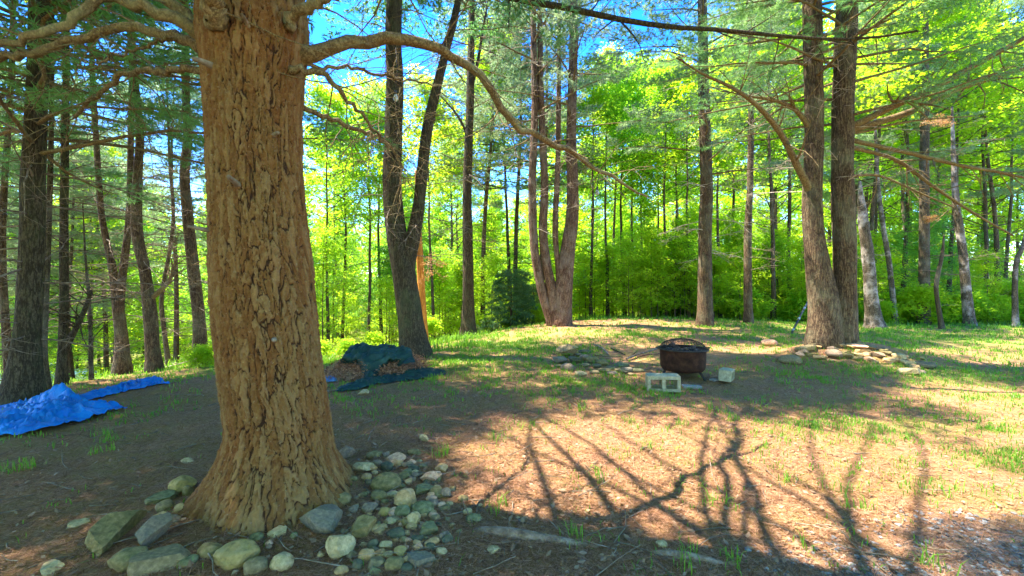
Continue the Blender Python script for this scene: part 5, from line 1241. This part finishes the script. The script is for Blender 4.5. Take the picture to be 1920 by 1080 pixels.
sheet([[gp(627, 690, .02), gp(645, 700, .05), gp(662, 703, .05), gp(684, 718, .03), gp(704, 714, .04), gp(724, 701, .08), (pz(752, 685, 7.8)), (pz(779, 680, 7.85))],
       [pz(640, 672, 8.0), pz(655, 676, 7.95), pz(672, 676, 7.9), pz(690, 690, 7.75), pz(706, 684, 7.8), pz(728, 676, 7.85), pz(752, 670, 7.95), pz(774, 668, 8.05)],
       [pz(648, 660, 8.15), pz(662, 660, 8.1), pz(682, 660, 8.05), pz(702, 662, 8.0), pz(720, 662, 8.05), pz(738, 660, 8.1), pz(754, 658, 8.2), pz(771, 658, 8.25)],
       [pz(657, 650, 8.4), pz(668, 649, 8.4), pz(686, 648.5, 8.4), pz(706, 650, 8.4), pz(724, 651, 8.4), pz(738, 653, 8.4), pz(753, 651, 8.45), pz(766, 652, 8.45)],
       [pz(655, 654, 8.8), pz(668, 652, 8.8), pz(686, 651, 8.8), pz(706, 653, 8.8), pz(724, 655, 8.8), pz(738, 657, 8.8), pz(753, 656, 8.8), pz(766, 660, 8.8)]], 130, 100, M['green_tarp'], 'dark_tarp', 'dark green tarp draped over the heap of leaves', None, 15, .07, fold=6.)
sheet([[gp(628, 737, .01), gp(655, 736, .02), gp(680, 731, .02), gp(712, 722, .02), gp(760, 716, .02), gp(800, 711, .02), gp(836, 704, .01)],
       [gp(632, 733, .03), gp(660, 729, .07), gp(690, 722, .09), gp(715, 716, .06), gp(762, 708, .08), gp(798, 703, .09), gp(836, 701, .03)],
       [gp(640, 729, .01), gp(665, 723, .02), gp(695, 713, .02), gp(720, 710, .02), gp(762, 702, .02), gp(795, 694, .02), gp(836, 698, .01)]], 110, 26, M['green_tarp'], 'dark_tarp', 'dark crumpled sheet lying flat before the leaf heap', None, 21, .05, fold=9.)
sheet([[gp(608, 718, .01), gp(628, 717, .01), gp(648, 713, .01)], [gp(610, 712, .05), gp(630, 711, .05), gp(648, 711, .02)], [gp(612, 706, .01), gp(630, 705, .01), gp(648, 709, .01)]], 40, 20, tarp_mat('pale_blue_sheet', [(.06, .14, .3), (.12, .22, .4), (.25, .36, .5)]), 'blue_scrap', 'pale blue scrap of sheet between massive trunk and leaf heap', None, 31, .03, cat='plastic sheet')

# ------------------------------------------------------------------ hanging bulbs
def bulb(px, py, D, top, label, s=1.):
    c = P(px, py, D); root = empty('hanging_bulb', c, label=label, cat='light bulb', group='bulbs strung among the branches')
    prof = [(.004, .0), (.022, .006), (.032, .025), (.034, .045), (.028, .07), (.016, .092), (.014, .1)]
    a = np.linspace(0, 2 * PI, 20, endpoint=False); V = np.array([[[r * math.cos(t) * s, r * math.sin(t) * s, z * s] for t in a] for r, z in prof]).reshape(-1, 3); n = len(prof)
    i = np.arange(n - 1)[:, None] * 20; j = np.arange(20)[None]; j2 = (j + 1) % 20
    mb = MB(); mb.add(V, np.stack([i + j, i + j2, i + 20 + j2, i + 20 + j], -1).reshape(-1, 4)); mb.build('glass', simple('milky_bulb', (.42, .44, .40), .2), root)
    so = MB(); add_tube(so, [[0, 0, .095 * s], [0, 0, .15 * s]], .019 * s, 12); so.build('socket', simple('black_plastic', (.02, .02, .02), .5), root)
    wi = MB(); add_tube(wi, [[0, 0, .15 * s], [.02, .01, .15 * s + (top - .15) * .5], [0, 0, top]], .004, 5); wi.build('wire', simple('black_wire', (.02, .02, .02), .6), root)
bulb(742, 190, 6.0, .75, 'white bulb hanging in front of the forked pine', 1.0)
bulb(967, 293, 6.5, .5, 'dark bulb on a wire between slim pine and many-stemmed pine', .8)
bulb(1120, 366, 6.8, .45, 'pale bulb hanging under the tip of the long arching limb', .9)

# ------------------------------------------------------------------ ground cover
def cover(n, Dmin, Dmax, dens, rng, amax=52):
    """random ground points in view, accepted with probability dens(x, y)"""
    D = np.exp(rng.uniform(math.log(Dmin), math.log(Dmax), n)); a = rng.uniform(-amax, amax, n); x = D * np.tan(np.radians(a)); p = np.clip(dens(x, D), 0, 1)
    k = rng.random(n) < p; x = x[k]; D = D[k]; return np.c_[x, D, H(x, D)]
def blades(mb, base, rng, per, hgt, wid, spread, lean=.45):
    n = len(base) * per; b = np.repeat(base, per, 0) + np.c_[rng.normal(0, spread, (n, 2)), np.zeros(n) - .01]
    a = rng.random(n) * 2 * PI; l = np.abs(rng.normal(0, lean, n)); hh = (np.repeat(hgt, per) if np.ndim(hgt) else hgt) * (.5 + .8 * rng.random(n))
    d = np.c_[np.cos(a), np.sin(a)]; wv = np.repeat(wid, per) if np.ndim(wid) else np.full(n, wid); s = np.c_[-d[:, 1], d[:, 0], np.zeros(n)] * wv[:, None]
    m = b + np.c_[d * (l * hh * .35)[:, None], hh * .6]; t = b + np.c_[d * (l * hh * 1.1)[:, None], hh * (1 - .25 * l)]
    V = np.stack([b - s, b + s, m + s * .8, m - s * .8, t], 1); k = np.arange(n)[:, None] * 5
    mb.add(V.reshape(-1, 3), k + np.array([[0, 1, 2, 3]]), k + np.array([[3, 2, 4]]), np.repeat(np.clip(rng.normal(.5, .25, n), 0, 1), 5))
def ground_cover():
    r = np.random.default_rng(77); mb = MB()
    patchy = lambda x, y, s: np.clip((fbm(x * 2.2, y * 2.2, s, 3) - .40) * 5, 0, 1)
    b = cover(90000, 2.3, 24, lambda x, y: grass_map(x, y) ** .8 * (.25 + patchy(x, y, 5)) * np.where((x < -.6) & (y < 7.5), .3, np.where(y < 3.3, .25, .7)), r); blades(mb, b, r, 5, .045 + .004 * b[:, 1], .0022 + .00055 * b[:, 1], .045)
    tufts = [G(px, py) for px, py in [(990, 800), (1128, 752), (1090, 770), (928, 830), (820, 860), (835, 855), (1240, 745), (1330, 770), (1440, 840), (1375, 790), (1520, 800), (1650, 830), (1300, 1060), (1385, 1050), (1540, 1050), (1600, 960), (1880, 815), (1870, 810), (1700, 880), (1780, 850), (1460, 720), (1625, 770), (1500, 760), (1760, 920), (200, 830), (190, 850), (205, 815), (60, 880), (30, 885), (1130, 900), (1080, 1010), (1750, 1065), (1480, 905), (1580, 920), (1690, 790), (940, 960), (1350, 950), (1230, 850), (1280, 800), (1180, 790)]]
    tb = np.array(tufts); blades(mb, np.repeat(tb, 3, 0) + np.c_[r.normal(0, .05, (len(tb) * 3, 2)), np.zeros(len(tb) * 3)], r, 8, .11, .0035, .03, .6)
    b = cover(5200, 2.3, 13, lambda x, y: np.where(x < -.5, .02, .07) * patchy(x, y, 8), r); blades(mb, b, r, 3, .06, .0024, .02, .7)
    b = cover(16000, 11, 30, lambda x, y: np.where((x < -1) | (y > 18), .55, .0) * patchy(x, y, 15), r); blades(mb, b, r, 5, .25, .012, .12)
    o = mb.build('grass', M['grass'], None, False); tag(o, 'thin grass growing in patches through the pine needles', 'grass', kind='stuff')
    # dry needles
    n = 130000; b = cover(n, 2.2, 9, lambda x, y: 1 - .5 * grass_map(x, y), r); n = len(b); a = r.random(n) * PI; l = r.uniform(.03, .065, n); d = np.c_[np.cos(a), np.sin(a), r.normal(0, .22, n)]; s = np.c_[-np.sin(a), np.cos(a), np.zeros(n)] * (.0010 + .0004 * b[:, 1:2])
    c = b + np.c_[np.zeros((n, 2)), r.uniform(.003, .014, n)]; V = np.stack([c - d * l[:, None] - s, c - d * l[:, None] + s, c + d * l[:, None]], 1); mb = MB(); mb.add(V.reshape(-1, 3), None, np.arange(n * 3).reshape(-1, 3), np.repeat(r.random(n), 3))
    o = mb.build('needle_litter', M['litter'], None, False); tag(o, 'dry reddish pine needles strewn over the ground', 'pine needles', kind='stuff')
    # leaf and bark flecks
    b = cover(9000, 2.2, 16, lambda x, y: .45 + 0 * x, r); n = len(b); s = .010 + .012 * r.random(n) ** 2; a = r.random(n) * 2 * PI; x = np.c_[np.cos(a), np.sin(a), r.normal(0, .3, n)] * s[:, None]; y = np.c_[-np.sin(a), np.cos(a), r.normal(0, .3, n)] * (s * .6)[:, None]; c = b + [0, 0, .012]
    V = np.stack([c - x, c + y, c + x, c - y], 1); mb = MB(); mb.add(V.reshape(-1, 3), np.arange(n * 4).reshape(-1, 4), None, np.repeat(r.random(n), 4)); o = mb.build('leaf_litter', M['fleck'], None, False); tag(o, 'small dry leaf and bark flecks over the forest floor', 'leaf litter', kind='stuff')
    # fallen twigs
    b = cover(420, 2.3, 12, lambda x, y: 1 + 0 * x, r); mb = MB()
    for p in b:
        a = r.random() * 2 * PI; add_tube(mb, wander(p + [0, 0, .012], (math.cos(a), math.sin(a), .05), r.uniform(.12, .45), 5, .15, .15, r), np.linspace(.005, .002, 5) * r.uniform(.6, 1.3), 4, cap=False, tint=r.random())
    o = mb.build('twig_litter', M['twig'], None); tag(o, 'thin fallen twigs scattered over the needles', 'twigs', kind='stuff')
    b = cover(1500, 2.3, 11, lambda x, y: .5 + 0 * x, r); m3 = MB(); add_sprays(m3, b + [0, 0, .015], np.full(len(b), .05), [(np.array([[[-.5, 0, .05], [0, .34, 0], [.62, 0, .12], [0, -.34, 0]]]), np.array([.5]))], r, .35)
    o = m3.build('fallen_leaves', M['dead_leaf2'], None, False); tag(o, 'curled brown leaves fallen on the needles', 'leaf litter', kind='stuff')
    # gravel
    n = 9000; D = r.uniform(2.2, 3.4, n); x = r.uniform(1.3, 5.0, n); k = r.random(n) < np.clip(gravel_map(x, D) * 1.2 - .15, 0, 1) * (.35 + .65 * (fbm(x * 3, D * 3, 3, 3) > .46)); x = x[k]; D = D[k]; n = len(x); v, f = ICO[1]
    s = .006 + .014 * r.random(n) ** 2; J = r.normal(0, .16, (n, len(v), 3)); sc3 = np.c_[np.ones(n), .6 + .5 * r.random(n), .45 + .3 * r.random(n)]; a = r.random(n) * 2 * PI
    V = (v[None] + J) * (s[:, None] * sc3)[:, None]; X = V[..., 0] * np.cos(a)[:, None] - V[..., 1] * np.sin(a)[:, None]; Y = V[..., 0] * np.sin(a)[:, None] + V[..., 1] * np.cos(a)[:, None]
    V = np.stack([X + x[:, None], Y + D[:, None], V[..., 2] + (H(x, D) + s * .25)[:, None]], -1); mb = MB(); mb.add(V.reshape(-1, 3), None, (f[None] + np.arange(n)[:, None, None] * len(v)).reshape(-1, 3), np.repeat(r.random(n), len(v)))
    o = mb.build('gravel', leaf_mat('gravel', (.10, .095, .085), (.40, .38, .34), (.2, .2, .2), (.4, .4, .4), .0, .9), None, False); tag(o, 'grey gravel worn through the needles in the corner', 'gravel', kind='stuff')
ground_cover()
